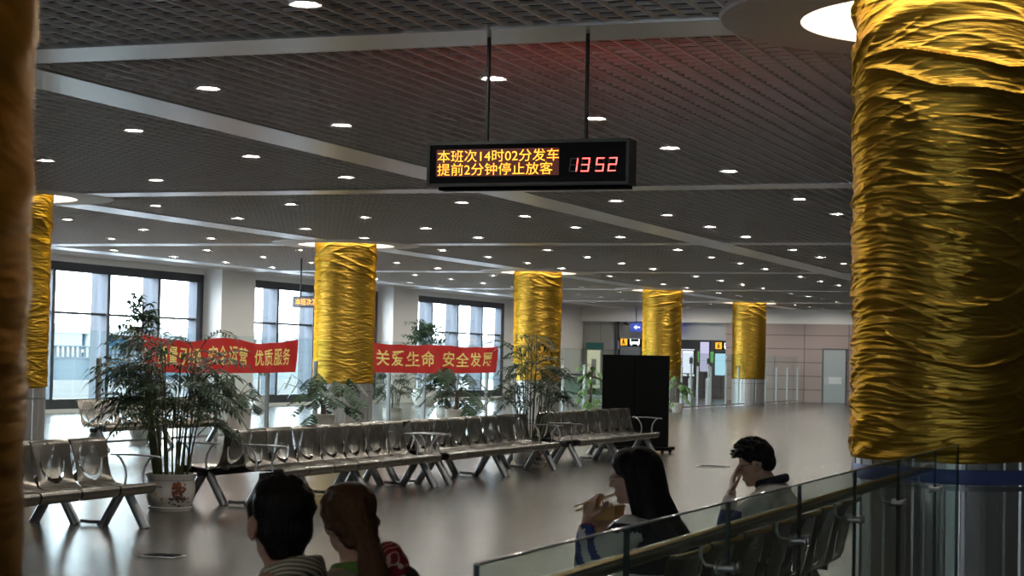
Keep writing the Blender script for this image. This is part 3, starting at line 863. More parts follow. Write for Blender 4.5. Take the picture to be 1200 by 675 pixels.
def climber(x, y, lab, seed, h, pr, ph):
    rs = random.Random(seed); p = empty('potted_climber', (x, y, 0), label=lab, cat='potted plant')
    pot(p, [(.001, 0), (pr*.7, 0), (pr*.95, ph*.6), (pr*1.03, ph*.92), (pr*1.03, ph), (pr*.95, ph), (pr*.92, ph*.9)], zs=ph*.92, r=pr*.9)
    MB().tube([(0, 0, ph*.8), (.0, 0, h*.55), (.02, 0, h*.9)], .03, 8).build('moss_pole', M_trunk, p)
    st, lf = MB(), MB()
    for i in range(30):
        z = ph+(h-ph)*rs.random(); a = rs.uniform(0, 2*PI); r = rs.uniform(.12, .36)
        e = Vector((r*math.cos(a), r*math.sin(a), z+rs.uniform(-.15, .1))); st.tube(bez((0, 0, z), (e+Vector((0, 0, z)))/2+Vector((0, 0, .06)), e, 4), .006, 5)
        leaflet(lf, e, Vector((math.cos(a), math.sin(a), -.8)), Vector((0, 0, 1)), .26*rs.uniform(.8, 1.2), .17, .2)
    st.build('stalks', M_stem, p); lf.build('foliage', M_leaf3, p)

bamboo_palm(-9.78, 16.42, 'bushy bamboo palm in a white floral pot between two bench ends', 11, 1.86, .62, 24, .235, .36, 6, True)
bamboo_palm(-9.55, 25.93, 'tall thin bamboo palm in a pot between benches beside the gold column', 12, 2.15, .55, 14, .24, .36, 5, True)
leafy_tree(-18.1, 29.3, 'tall leafy potted tree behind the bamboo palm, in front of the window', 21, 2.62, .62, .55, 46, .2, .4, .075)
monstera(-15.75, 31.75, 'potted monstera with drooping notched leaves in front of the banner column', 31, 1.25, .75, 26, .22, .46, .28)
monstera(-15.75, 28.6, 'small dark potted plant in a white pot at the end of the distant bench', 32, 1.15, .36, 20, .2, .62, .2, .18)
monstera(-15.7, 38.0, 'potted monstera in a low white dotted pot under the second banner', 33, 1.4, .8, 34, .23, .44, .4)
bamboo_palm(-18.3, 43.6, 'feathery areca palm behind the glass right of the second banner', 13, 1.5, .75, 14, .22, .35, 5)
bamboo_palm(-18.4, 40.7, 'feathery areca palm behind the glass under the second banner', 14, 1.35, .6, 10, .22, .35, 5)
leafy_tree(-24.4, 45.3, 'slim light-green potted tree in a white jar by the window', 22, 1.75, .6, .55, 22, .22, .45, .07, M_leaf3)
leafy_tree(-24.4, 56.4, 'round-crowned potted tree in a large white urn showing above the second banner', 23, 2.75, .95, .72, 60, .42, .55, .085)
climber(-16.3, 48.9, 'bright-leaved potted climber left of the black board', 41, 1.42, .2, .3)
climber(-16.2, 57.0, 'bright-leaved potted climber right of the black board', 42, 1.2, .2, .3)

# ------------------------------------------------------------------ things at the far end
M_blue = emis('blue_sign_face', (.03, .08, .5), .5)
M_wsym = emis('sign_white', (.85, .9, 1.), .9)
M_osym = emis('sign_orange', (1., .42, .03), .8)
def far_sign_blue():
    s = empty('direction_sign', (-23.15, 78.0, 2.80), label='long blue hanging direction sign with white left arrow by the board column', cat='sign')
    MB().bbox(-1.12, 1.12, -.06, .06, 0, .36, .008).build('case', M_blue, s)
    m = MB(); m.prism([(-.98, .18), (-.85, .28), (-.85, .21), (-.70, .21), (-.70, .15), (-.85, .15), (-.85, .08)], -.068, -.062); m.build('arrow', M_wsym, s)
    for x in (-.9, .9): MB().tube([(x, 0, .36), (x, 0, CZ-2.8)], .015, 8).build('hanger_rod', M_rod, s)
far_sign_blue()
def picto_sign(x, y, z, w, h, lab):
    s = empty('pictogram_sign', (x, y, z), label=lab, cat='sign', group='black pictogram signs over the passage')
    MB().bbox(-w/2, w/2, -.05, .05, 0, h, .006).build('case', M_black, s)
    q = h*.8; g = h*.1; a = -w/2+g
    MB().box(a, a+q, -.056, -.05, g, g+q).build('orange_tile', M_osym, s)
    p = MB()                                             # dark walking figure on the orange tile
    p.prism([(a+q*.42, g+q*.72), (a+q*.58, g+q*.72), (a+q*.58, g+q*.9), (a+q*.42, g+q*.9)], -.060, -.057)
    p.prism([(a+q*.3, g+q*.1), (a+q*.42, g+q*.1), (a+q*.52, g+q*.35), (a+q*.62, g+q*.1), (a+q*.74, g+q*.1), (a+q*.6, g+q*.5), (a+q*.6, g+q*.68), (a+q*.38, g+q*.68), (a+q*.38, g+q*.45)], -.060, -.057)
    p.build('figure', M_black, s)
    b = MB(); bx = a+q*1.35                              # white bus front
    b.bbox(bx, bx+q*1.3, -.056, -.05, g+q*.16, g+q*.95, .004); b.box(bx+q*.1, bx+q*.3, -.056, -.05, g, g+q*.16); b.box(bx+q*1.0, bx+q*1.2, -.056, -.05, g, g+q*.16)
    b.build('bus_symbol', M_wsym, s)
    MB().box(bx+q*.15, bx+q*1.15, -.060, -.057, g+q*.5, g+q*.82).build('bus_window', M_black, s)
    if w > 1.2*3*h*.6: MB().box(bx+q*1.65, bx+q*2.5, -.056, -.05, g, g+q).build('blue_tile', M_blue, s)
    for xx in (-w*.4, w*.4): MB().tube([(xx, 0, h), (xx, 0, 4.7-z)], .015, 8).build('hanger_rod', M_rod, s)
picto_sign(-25.5, 82.4, 2.2, 1.35, .44, 'black pictogram sign with orange and white tiles left of the board column')
picto_sign(-20.72, 80.2, 2.1, .9, .36, 'black pictogram sign with orange tile left of the farthest gold column')
def screen(x, y, z, w, h, m, lab, name='lit_poster', cat='poster'):
    s = empty(name, (x, y, 0), label=lab, cat=cat)
    MB().bbox(-w/2-.04, w/2+.04, 0, .08, z-.04, z+h+.04, .006).build('frame', M_case, s)
    MB().box(-w/2, w/2, -.006, 0, z, z+h).build('panel', m, s)
    MB().box(-.04, .04, .03, .06, 0, z).build('stand', M_case, s)
    MB().bbox(-.2, .2, -.1, .16, 0, .03, .006).build('foot', M_case, s)
M_pw = emis('poster_pale', (.80, .82, .95), .75); M_pg = emis('screen_green', (.12, .42, .10), .5); M_pb = emis('poster_sky', (.45, .75, .9), .7); M_pp = emis('poster_violet', (.55, .52, .72), .6)
screen(-23.3, 83.6, 1.05, .5, 1.0, M_pw, 'pale lit poster in the passage right of the board column')
screen(-22.75, 84.6, 1.55, .75, .5, M_pg, 'green lit screen in the passage between the two farthest columns', 'wall_screen', 'screen')
screen(-22.05, 81.8, 1.15, .4, 1.3, M_pp, 'narrow violet lit panel in the passage left of the farthest column')
screen(-21.4, 82.2, 1.0, .55, .95, M_pb, 'white and sky-blue lit poster in the passage beside the pink wall')
screen(-25.0, 86.5, .9, 2.4, 1.25, emis('lit_window_panel', (.75, .80, .85), .7), 'wide pale lit panel under the black pictogram sign')
screen(-24.2, 84.9, 1.3, .35, .4, emis('poster_red', (.75, .05, .10), .6), 'small red lit panel beside the pale poster in the passage')
def kiosk():
    k = empty('lit_cabinet', (-26.0, 78.3, 0), label='tall beige lit cabinet with teal top against the grey far wall', cat='cabinet')
    MB().bbox(-.34, .34, 0, .22, 0, 2.02, .01).build('body', mat('cabinet_grey', (.35, .36, .34), .4), k)
    MB().bbox(-.36, .36, -.03, .22, 2.02, 2.30, .01).build('header', mat('teal_header', (.03, .16, .16), .4), k)
    MB().box(-.29, .29, -.006, 0, .35, 1.98).build('lit_front', emis('cabinet_glow', (.75, .70, .48), .45), k)
    MB().box(-.1, .12, -.012, -.006, .5, 1.6).build('inner_strip', M_alu, k)
kiosk()
MB().bbox(-24.9-.4, -24.9-.05, 78.50, 78.545, 2.05, 2.4, .004).build('wall_notice', mat('notice_blue_white', (.45, .45, .6), .5), label='small pale notice on the grey wall right of the lit cabinet', cat='notice')
def escalator(x, y, rz, lab):
    e = empty('escalator', (x, y, 0), rz, label=lab, cat='escalator', group='escalators by the far corner')
    for s in (-.5, .5):
        pts = [(0, s, .15), (-.16, s, .35), (-.2, s, .62), (-.1, s, .88), (.1, s, .98), (.5, s, .98), (1.1, s, .98), (2.6, s, .2)]
        sm = []
        for i in range(len(pts)-2):
            a, b, c = Vector(pts[i]), Vector(pts[i+1]), Vector(pts[i+2])
            sm += bez((a+b)/2, b, (b+c)/2, 5)[:-1]
        MB().tube(sm, .04, 8).build('handrail', M_dark, e, smooth=True)
        MB().prism([(-.12, .2), (-.14, .6), (0, .88), (.15, .93), (1.1, .93), (2.5, .2)], s-.01, s+.01).build('glass_side', M_fglass, e)
        MB().bbox(-.1, 2.6, s-.07, s+.07, 0, .2, .01).build('skirt', M_alu, e)
    m = MB()
    for i in range(8): m.box(.1+i*.3, .4+i*.3, -.42, .42, .0, .04+.002*i)
    m.build('steps', M_case, e)
escalator(-22.6, 62.5, 0.35, 'escalator with black handrails right of the palm-screened column')
escalator(-24.6, 70.5, 0.35, 'escalator with black handrails at the far left corner')
def gate(x, y, lab):
    g = empty('gate_post', (x, y, 0), label=lab, cat='gate', group='access gate uprights')
    MB().bbox(-.06, .06, -.12, .12, 0, 1.0, .01).build('body', M_alu, g); MB().bbox(-.03, .03, -.03, .03, 1.0, 1.75, .006).build('mast', M_alu, g)
    MB().bbox(-.05, .05, -.06, .06, 1.5, 1.7, .01).build('reader', M_case, g)
gate(-17.5, 63.2, 'grey access gate upright with reader, left one of the gate pair'); gate(-17.45, 65.3, 'grey access gate upright with reader, right one of the gate pair')
def camera_cctv():
    c = empty('security_camera', (-24.55, 78.2, 3.22), label='small dark security camera under the white band by the board column', cat='camera')
    MB().tube([(0, 0, 0), (0, -.08, -.08)], .02, 8).build('bracket', M_case, c); MB().tube([(.1, -.16, -.12), (-.08, -.04, -.07)], .045, 10).build('body', M_case, c)
camera_cctv()
# floor outlet covers
def outlet(x, y, lab, w):
    o = empty('floor_hatch', (x, y, 0), label=lab, cat='floor hatch', group='floor hatches')
    MB().bbox(-w, w, -w*.75, w*.75, 0, .008, .003).build('frame', M_alu, o)
    m = MB()
    for i in range(9): m.box(-w*.8+i*w*.19, -w*.8+i*w*.19+.02, -w*.5, w*.5, .008, .016)
    m.build('grille', M_black, o)
outlet(-7.62, 12.7, 'slotted metal hatch in the floor at lower left', .15); outlet(-7.36, 27.9, 'flat metal hatch in the floor right of the black board', .22)

# ------------------------------------------------------------------ people
M_skin = mat('skin', (.42, .24, .165), .5, bump=.05, bscale=120)
M_hairK = mat('black_hair', (.006, .005, .005), .5, spec=.22, bump=.5, bscale=26, bstretch=(6, 6, 1))
M_hairB = mat('brown_hair', (.075, .034, .013), .5, spec=.25, bump=.5, bscale=26, bstretch=(6, 6, 1))
def ico(n):
    bm = bmesh.new(); bmesh.ops.create_icosphere(bm, subdivisions=n, radius=1); bm.verts.index_update()
    r = ([v.co.copy() for v in bm.verts], [[v.index for v in f.verts] for f in bm.faces]); bm.free(); return r
ICO = {2: ico(2), 3: ico(3)}
class Blob:
    def __init__(s): s.m = MB()
    def sph(s, k, T):
        vs, fs = ICO[k]; s.m.add([T @ v for v in vs], fs)
    def ell(s, c, r, M=None, rot=None):
        T = Matrix.Translation(c) @ (rot.to_4x4() if rot else Matrix()) @ Matrix.Diagonal((*r, 1))
        s.sph(3, M @ T if M else T)
    def cap(s, a, ra, b, rb, M=None):
        a, b = Vector(a), Vector(b)
        if M: a, b = M @ a, M @ b
        L_ = (b-a).length; n = max(2, int(L_/(min(ra, rb)*.45))+1)
        for i in range(n+1):
            t = i/n; r = ra+(rb-ra)*t; c = a.lerp(b, t)
            vs, fs = ICO[2]; s.m.add([(c.x+v.x*r, c.y+v.y*r, c.z+v.z*r) for v in vs], fs)
    def chain(s, pts, M=None):
        for (a, ra), (b, rb) in zip(pts[:-1], pts[1:]): s.cap(a, ra, b, rb, M)
    def build(s, name, mats, parent, vox, smooth=4, pick=None, disp=None, **k):
        me = bpy.data.meshes.new(name); me.from_pydata(s.m.v, [], s.m.f)
        o = bpy.data.objects.new(name, me); COL.objects.link(o)
        r = o.modifiers.new('r', 'REMESH'); r.mode = 'VOXEL'; r.voxel_size = vox
        if smooth:
            q = o.modifiers.new('s', 'SMOOTH'); q.factor = .5; q.iterations = smooth
        bpy.context.view_layer.update()
        dg = bpy.context.evaluated_depsgraph_get(); me2 = bpy.data.meshes.new_from_object(o.evaluated_get(dg))
        bpy.data.objects.remove(o); bpy.data.meshes.remove(me)
        me2.name = name; me2.materials.clear()
        for m in (mats if isinstance(mats, (list, tuple)) else [mats]): me2.materials.append(m)
        if disp:
            new = [v.co+v.normal*disp(v.co) for v in me2.vertices]
            me2.vertices.foreach_set('co', [x for c in new for x in c]); me2.update()
        npol = len(me2.polygons)
        me2.polygons.foreach_set('use_smooth', [True]*npol)
        if pick:
            cs = [0.]*(3*npol); me2.polygons.foreach_get('center', cs)
            me2.polygons.foreach_set('material_index', [pick(Vector(cs[3*i:3*i+3])) for i in range(npol)])
        else: me2.polygons.foreach_set('material_index', [0]*npol)
        o = bpy.data.objects.new(name, me2); COL.objects.link(o)
        if parent: o.parent = parent
        return tag(o, **k)
def head_prims(B, M, female=False, sc=1.):
    S = M @ Matrix.Scale(sc, 4)
    e = lambda c, r, rot=None: B.ell(c, r, S, rot)
    e((-.012, 0, .025), (.096, .075, .088)); e((.02, 0, -.012), (.074, .066, .085))       # cranium, face block
    e((.034, 0, -.062), (.052, .052, .055)); e((.062, 0, -.098), (.022, .024, .018))      # jaw, chin
    e((.0, .0, -.055), (.06, .056, .045))
    for s in (-1, 1):
        e((.060, s*.036, -.030), (.022, .022, .022))                                     # cheek
        e((.080, s*.028, .012), (.014, .026, .008))                                      # brow
        e((.078, s*.030, -.004), (.012, .015, .010))                                     # lid
        e((-.006, s*.077, -.018), (.020, .007, .032), Euler((0, .15, s*.35)).to_matrix()); e((-.002, s*.073, -.040), (.009, .007, .012))  # ear
        e((.090, s*.010, -.038), (.008, .007, .006))
    B.cap((.086, 0, .006), .009, (.104, 0, -.030), .0105, S); e((.101, 0, -.035), (.012, .010, .009))   # nose
    e((.082, 0, -.064), (.011, .023, .006)); e((.080, 0, -.073), (.012, .020, .007))      # lips
def eyes(parent, M):
    for s in (-1, 1):
        b = MB().lathe([(.0115*math.sin(PI*i/10)+1e-5, -.0115*math.cos(PI*i/10)) for i in range(11)], 14)
        b.xf(M @ Matrix.Translation((.081, s*.030, -.003)) @ Matrix.Rotation(PI/2, 4, 'Y'))
        b.mi = [1 if f >= 8*14 else 0 for f in range(len(b.f))]
        b.build('eye', [mat('eye_white', (.7, .68, .64), .2), mat('eye_dark', (.015, .01, .008), .1)], parent, smooth=True)
def glasses(parent, M, c=(.012, .012, .014)):
    m = MB()
    for s in (-1, 1):
        ring = [(.098-.004*abs(math.sin(t)), s*.031+.023*math.cos(t), -.004+.017*math.sin(t)) for t in [2*PI*i/16 for i in range(17)]]
        m.tube(ring, .0022, 6, cap=False)
        m.tube([(.097, s*.054, .004), (.088, s*.068, .006), (.03, s*.078, .004), (-.012, s*.080, -.004), (-.02, s*.079, -.018)], .0022, 6)
    m.tube([(.098, -.009, 0), (.101, 0, .002), (.098, .009, 0)], .0022, 6)
    m.xf(M); m.build('glasses', mat('black_glasses', c, .3), parent, smooth=True)
def hand(B, wrist, fwd, palm, curl, spread=.10, sc=1., thumb=(.5, .5), right=True, out=None):
    fwd = Vector(fwd).normalized(); n = Vector(palm); n = (n-fwd*n.dot(fwd)).normalized()
    s = fwd.cross(n) if right else n.cross(fwd)       # towards the thumb side
    w = Vector(wrist); tips = []
    lens = [(.040, .024, .019), (.044, .028, .020), (.040, .026, .020), (.031, .019, .017)]
    off = [.030, .010, -.010, -.028]; pl = [.084, .087, .082, .074]
    for k in range(4):
        base = w+s*off[k]*.55*sc+fwd*.012*sc; kn = w+fwd*pl[k]*sc+s*off[k]*sc
        B.cap(base, .0125*sc, kn, .0100*sc)
        d = (fwd+s*(off[k]*spread*30/ .9*.1)).normalized(); p = kn; a = 0
        for j, L_ in enumerate(lens[k]):
            a += curl[k][j]
            dd = (d*math.cos(a)+n*math.sin(a)).normalized(); q = p+dd*L_*sc
            B.cap(p, (.0092-.0009*j)*sc, q, (.0084-.0009*j)*sc); p = q
        tips.append(p)
    tb = w+fwd*.022*sc+s*.022*sc
    t1 = tb+(fwd*.55+s*.75+n*.35*thumb[0]).normalized()*.040*sc
    t2 = t1+(fwd*.85+s*.25+n*.6*thumb[0]).normalized()*.030*sc
    t3 = t2+(fwd*.8-s*.15*thumb[1]+n*.7*thumb[0]).normalized()*.025*sc
    B.chain([(tb, .0135*sc), (t1, .0115*sc), (t2, .0100*sc), (t3, .0082*sc)]); tips.append(t3)
    return tips
def torso_prims(B, hip, nk, shw, grow=0., arms=None, legs=True, chestd=.105, skirt=False):
    """grow adds cloth thickness; hip and nk are points; arms = [(shoulder, elbow, wrist)]"""
    g = grow; hip = Vector(hip); nk = Vector(nk)
    for t, rx, ry in ((0, .115, .165), (.18, .108, .155), (.36, .105, .145), (.55, .112, .155), (.74, .112, .165), (.88, .085, .15)):
        B.ell(hip.lerp(nk, t)+Vector((-.03*math.sin(t*PI), 0, 0)), (rx+g, ry*shw/.17+g, .095+g))
    if arms:
        for sh, el, wr in arms:
            B.cap(nk+Vector((-.015, 0, -.045)), .052+g, sh, .052+g)
            B.chain([(sh, .052+g), (Vector(sh).lerp(Vector(el), .5), .046+g), (el, .040+g)])
def leg_prims(B, hip, s, g=0., foot=False, kx=.46, kz=.47):
    h = Vector(hip)+Vector((0, s*.085, -.03))
    k = Vector((kx, s*.12, kz)); a = Vector((kx-.02, s*.12, .09))
    B.chain([(h, .082+g), (h.lerp(k, .5), .074+g), (k, .056+g)]); B.chain([(k, .055+g), (k.lerp(a, .35), .053+g), (a, .036+g)])
    if foot: B.chain([(a, .034), (a+Vector((.04, 0, -.05)), .036), (a+Vector((.16, 0, -.06)), .028)])
def shoes(parent, col):
    for s in (-1, 1):
        B = Blob(); a = Vector((.44, s*.12, .05))
        B.chain([(a+Vector((-.05, 0, 0)), .045), (a+Vector((.05, 0, -.005)), .045), (a+Vector((.17, 0, -.015)), .034)])
        B.build('shoe', mat('shoe_'+col, (.03, .03, .035) if col == 'dark' else (.5, .5, .5), .5), parent, .012, 3)
def mm(hc, yaw=0., tilt=0., roll=0.):
    return Matrix.Translation(hc) @ Matrix.Rotation(yaw, 4, 'Z') @ Matrix.Rotation(tilt, 4, 'Y') @ Matrix.Rotation(roll, 4, 'X')
def body(parent, name, hc, M, nk, arms, hands, hip=(.0, 0, .50), neck=.052, vox=.0045, female=False, shw=.16, hsc=1.0):
    B = Blob(); head_prims(B, M, female, hsc)
    nb = M @ Vector((-.018, 0, -.075))
    B.chain([(nk, neck+.012), (Vector(nk).lerp(nb, .5), neck), (nb, neck)])
    torso_prims(B, hip, nk, shw, 0., arms)
    for sh, el, wr in arms: B.chain([(el, .040), (Vector(el).lerp(Vector(wr), .35), .039), (wr, .026)])
    for h in hands: h(B)
    for s in (-1, 1): leg_prims(B, hip, s, -.006, True)
    o = B.build(name, M_skin, parent, vox, 3)
    eyes(parent, M @ Matrix.Scale(hsc, 4))
    return o
def trousers(parent, hip, m, g=.012):
    B = Blob(); B.ell(Vector(hip)+Vector((0, 0, -.02)), (.135, .185, .10))
    for s in (-1, 1): leg_prims(B, hip, s, g)
    return B.build('trousers', m, parent, .012, 3)
fold = lambda amp, f: (lambda c: amp*noise.noise(Vector((c.x*f, c.y*f, c.z*f)))+amp*.5*noise.noise(Vector((c.x*f*2.3, c.y*f*2.3, c.z*f*2.3))))

SEATZ = .385
# --- woman with long hair eating (faces the windows, seen from her left)
def woman_eating():
    p = empty('person', (-2.385, 7.86, 0), PI, label='long-haired person in glasses and white-navy jacket eating with chopsticks', cat='person')
    hip = Vector((-.03, 0, SEATZ+.11)); hc = Vector((.035, 0, 1.058)); M = mm(hc, .10, .10)
    nk = Vector((-.02, 0, .885))
    LS, LE, LW = Vector((.0, .165, .845)), Vector((.17, .225, .705)), Vector((.205, .10, .872))
    RS, RE, RW = Vector((.0, -.165, .845)), Vector((.16, -.20, .66)), Vector((.20, -.055, .835))
    def lh(B): hand(B, LW, (-.05, -.25, 1), (-.35, -1, 0), [(.5, .9, .7), (.75, .95, .7), (.95, 1., .7), (1.05, 1.1, .7)], right=False, sc=.95, thumb=(.9, 1))
    def rh(B): hand(B, RW, (-.45, .55, .35), (-.2, .1, 1), [(.5, .5, .4)]*4, right=True, sc=.92, thumb=(.8, .5))
    arms = [(LS, LE, LW), (RS, RE, RW)]
    body(p, 'body', hc, M, nk, arms, [lh, rh], hip, .046, female=True, shw=.15, hsc=.98)
    trousers(p, hip, mat('olive_trousers', (.06, .06, .035), .8))
    shoes(p, 'dark')
    B = Blob(); torso_prims(B, hip+Vector((0, 0, .02)), nk-Vector((0, 0, .03)), .16, .016, arms)
    for sh, el, wr in arms: B.chain([(el, .054), (Vector(el).lerp(Vector(wr), .4), .050), (Vector(el).lerp(Vector(wr), .72), .042)])
    cw, cn, cb = mat('jacket_white', (.78, .74, .68), .8), mat('jacket_navy', (.012, .014, .032), .8), mat('jacket_blue', (.03, .06, .22), .7)
    def pick(c):
        if c.y > .13 and c.x > .0:      # sleeve nearest the viewer
            t = (c.x*1.0-(c.z-.70)*.55)
            if .075 < t < .115: return 2
            if .13 < t < .15: return 0
            if .15 < t < .19: return 2
        if c.z > .80 and c.x > -.02 and abs(c.y) < .13: return 0
        if .80 < c.z < .84: return 0 if c.x > -.06 else 1
        if c.z >= .84: return 1 if c.z < .875 else 0
        if c.z > .66: return 1 if c.x < .03 and abs(c.y) < .17 else 0
        return 0
    B.build('jacket', [cw, cn, cb], p, .008, 3, pick, fold(.006, 14))
    # hair: cap over the skull plus a long fall down the back
    B = Blob(); B.ell((-.026, 0, .034), (.106, .090, .094), M); B.ell((.02, 0, .064), (.074, .078, .060), M)
    for s in (-1, 1):
        B.chain([((.040, s*.060, .068), .024), ((.008, s*.080, .0), .022), ((-.006, s*.084, -.07), .026), ((-.03, s*.092, -.16), .034)], M); B.chain([((.0, s*.074, .03), .03), ((-.01, s*.084, -.03), .034), ((-.03, s*.09, -.12), .04)], M)
        B.chain([((-.05, s*.055, .02), .045), ((-.07, s*.075, -.10), .045), ((-.12, s*.10, -.22), .042), ((-.18, s*.105, -.30), .034)], M)
    B.chain([((-.08, 0, .03), .055), ((-.10, 0, -.10), .055), ((-.15, 0, -.22), .05), ((-.22, 0, -.32), .04)], M)
    B.build('hair', M_hairK, p, .008, 4, disp=lambda c: .003*noise.noise(Vector((c.x*30, c.y*70, c.z*5))))
    glasses(p, M @ Matrix.Scale(.98, 4))
    for k, (t, c, r) in enumerate(((.80, (.55, .02, .03), .033), (.74, (.45, .33, .10), .034), (.69, (.10, .06, .05), .035))):
        q = LE.lerp(LW, t); d = (LW-LE).normalized(); u = d.orthogonal().normalized(); w = d.cross(u)
        MB().tube([q+(u*math.cos(2*PI*i/20)+w*math.sin(2*PI*i/20))*r for i in range(21)], .006, 6, cap=False).build('bracelet', mat('bracelet_%s' % 'abc'[k], c, .5), p, smooth=True)
    W = Matrix.Translation((-2.385, 7.86, 0)) @ Matrix.Rotation(PI, 4, 'Z')
    mouth = M @ Vector((.092, 0, -.068)); mouth = Vector(mouth)
    knu = LW+Vector((.0, -.02, .075))
    d = (mouth-knu); back = knu-d.normalized()*.07
    for k in (0, 1):
        o = Vector((0, .004-.010*k, .004*k-.012*k))
        MB().tube([W @ (back+o*2.5), W @ (mouth+o*.6)], [.0036, .0022], 8).build('chopstick', mat('bamboo_chopstick', (.55, .33, .10), .5), smooth=True,
            label=['upper wooden chopstick held to the mouth of the long-haired person', 'lower wooden chopstick in the hand of the long-haired person'][k], cat='chopstick', group='pair of chopsticks')
    # food box in the other hand and the morsel on the sticks
    bc = RW+Vector((-.05, .045, .035))
    f = MB(); a, b, h = .06, .075, .055
    def ring(s, z): return [(-a*s, -b*s, z), (a*s, -b*s, z), (a*s, b*s, z), (-a*s, b*s, z)]
    vs = ring(.8, 0)+ring(1, h)+ring(.95, h)+ring(.78, .006)
    f.add(vs, [(3, 2, 1, 0)]+[(i, (i+1) % 4, 4+(i+1) % 4, 4+i) for i in range(4)]+[(4+i, 4+(i+1) % 4, 8+(i+1) % 4, 8+i) for i in range(4)]+[(8+i, 8+(i+1) % 4, 12+(i+1) % 4, 12+i) for i in range(4)]+[(12, 13, 14, 15)])
    f.xf(W @ Matrix.Translation(bc) @ Matrix.Rotation(.1, 4, 'Y')).build('food_box', mat('tan_card_box', (.45, .25, .07), .6), label='open tan food box held in front of the long-haired person', cat='food box')
    B = Blob(); q = knu.lerp(mouth, .42); B.chain([(q+Vector((0, 0, .012)), .012), (q+Vector((.01, 0, -.015)), .014), (q+Vector((.02, 0, -.045)), .010)], W)
    B.build('food_morsel', mat('orange_food', (.55, .20, .04), .4), None, .005, 2, label='orange morsel of food held by the chopsticks', cat='food')
woman_eating()

# --- man in glasses, hand raised to his face
def man_glasses():
    p = empty('person', (-2.44, 10.32, 0), PI, label='short-haired person in pale jacket with navy collar, hand raised to glasses', cat='person')
    hip = Vector((-.06, 0, SEATZ+.11)); hc = Vector((.045, 0, 1.005)); M = mm(hc, .12, .30)
    nk = Vector((-.05, 0, .865))
    LS, LE, LW = Vector((-.03, .18, .80)), Vector((.16, .22, .62)), Vector((.150, .095, .845))
    RS, RE, RW = Vector((-.03, -.18, .80)), Vector((.12, -.22, .55)), Vector((.33, -.10, .53))
    def lh(B): hand(B, LW, (-.02, -.15, 1), (-1, -.5, .1), [(.2, .35, .3), (.3, .45, .35), (.45, .6, .4), (.55, .7, .4)], right=False, sc=.98, thumb=(.5, .2))
    def rh(B): hand(B, RW, (1, .2, -.1), (0, 0, -1), [(.3, .3, .2)]*4, right=True, sc=.98)
    arms = [(LS, LE, LW), (RS, RE, RW)]
    body(p, 'body', hc, M, nk, arms, [lh, rh], hip, .056, shw=.17)
    trousers(p, hip, mat('navy_trousers', (.012, .015, .03), .8)); shoes(p, 'light')
    B = Blob(); torso_prims(B, hip+Vector((0, 0, .02)), nk-Vector((0, 0, .012)), .18, .020, arms)
    for sh, el, wr in arms: B.chain([(el, .056), (Vector(el).lerp(Vector(wr), .4), .050), (Vector(el).lerp(Vector(wr), .8), .042)])
    def pick(c):
        if c.y > .10 and c.x > .055 and c.z < .76: return 1
        return 0
    B.build('jacket', [mat('jacket_pale_grey', (.72, .68, .62), .8), mat('jacket_royal_blue', (.015, .035, .15), .7)], p, .008, 3, pick, fold(.007, 12))
    B = Blob()
    cn = [Vector((-.05+.075*math.cos(t), .080*math.sin(t), 0.918-.022*math.cos(t))) for t in [2*PI*i/20 for i in range(21)]]
    for a, b in zip(cn[:-1], cn[1:]): B.cap(a, .018, b, .018); B.cap(a-Vector((0, 0, .012)), .02, b-Vector((0, 0, .012)), .02)
    B.build('collar', mat('collar_navy', (.010, .011, .02), .8), p, .006, 3)
    B = Blob(); B.ell((-.022, 0, .040), (.097, .081, .080), M); B.ell((.035, 0, .075), (.060, .068, .040), M); B.ell((-.06, 0, -.005), (.055, .070, .062), M)
    rs = random.Random(5)
    for i in range(70):
        a = rs.uniform(0, 2*PI); e = rs.uniform(.35, 1.45)
        d = Vector((math.cos(a)*math.cos(e), math.sin(a)*math.cos(e), math.sin(e)))
        b = Vector((-.012+d.x*.098, d.y*.080, .040+d.z*.084)); 
        B.cap(b, .012, b+d*.022+Vector((.022, 0, .004)), .005, M)
    for i in range(13):
        yy = -.06+.010*i; B.cap((.060, yy, .085), .020, (.108+rs.uniform(-.008, .008)-abs(yy)*.25, yy*1.05, .062+rs.uniform(-.008, .008)), .008, M)
    for s in (-1, 1): B.chain([((.035, s*.068, .05), .020), ((.015, s*.076, .015), .010)], M)
    B.build('hair', M_hairK, p, .0048, 1)
    glasses(p, M)
man_glasses()

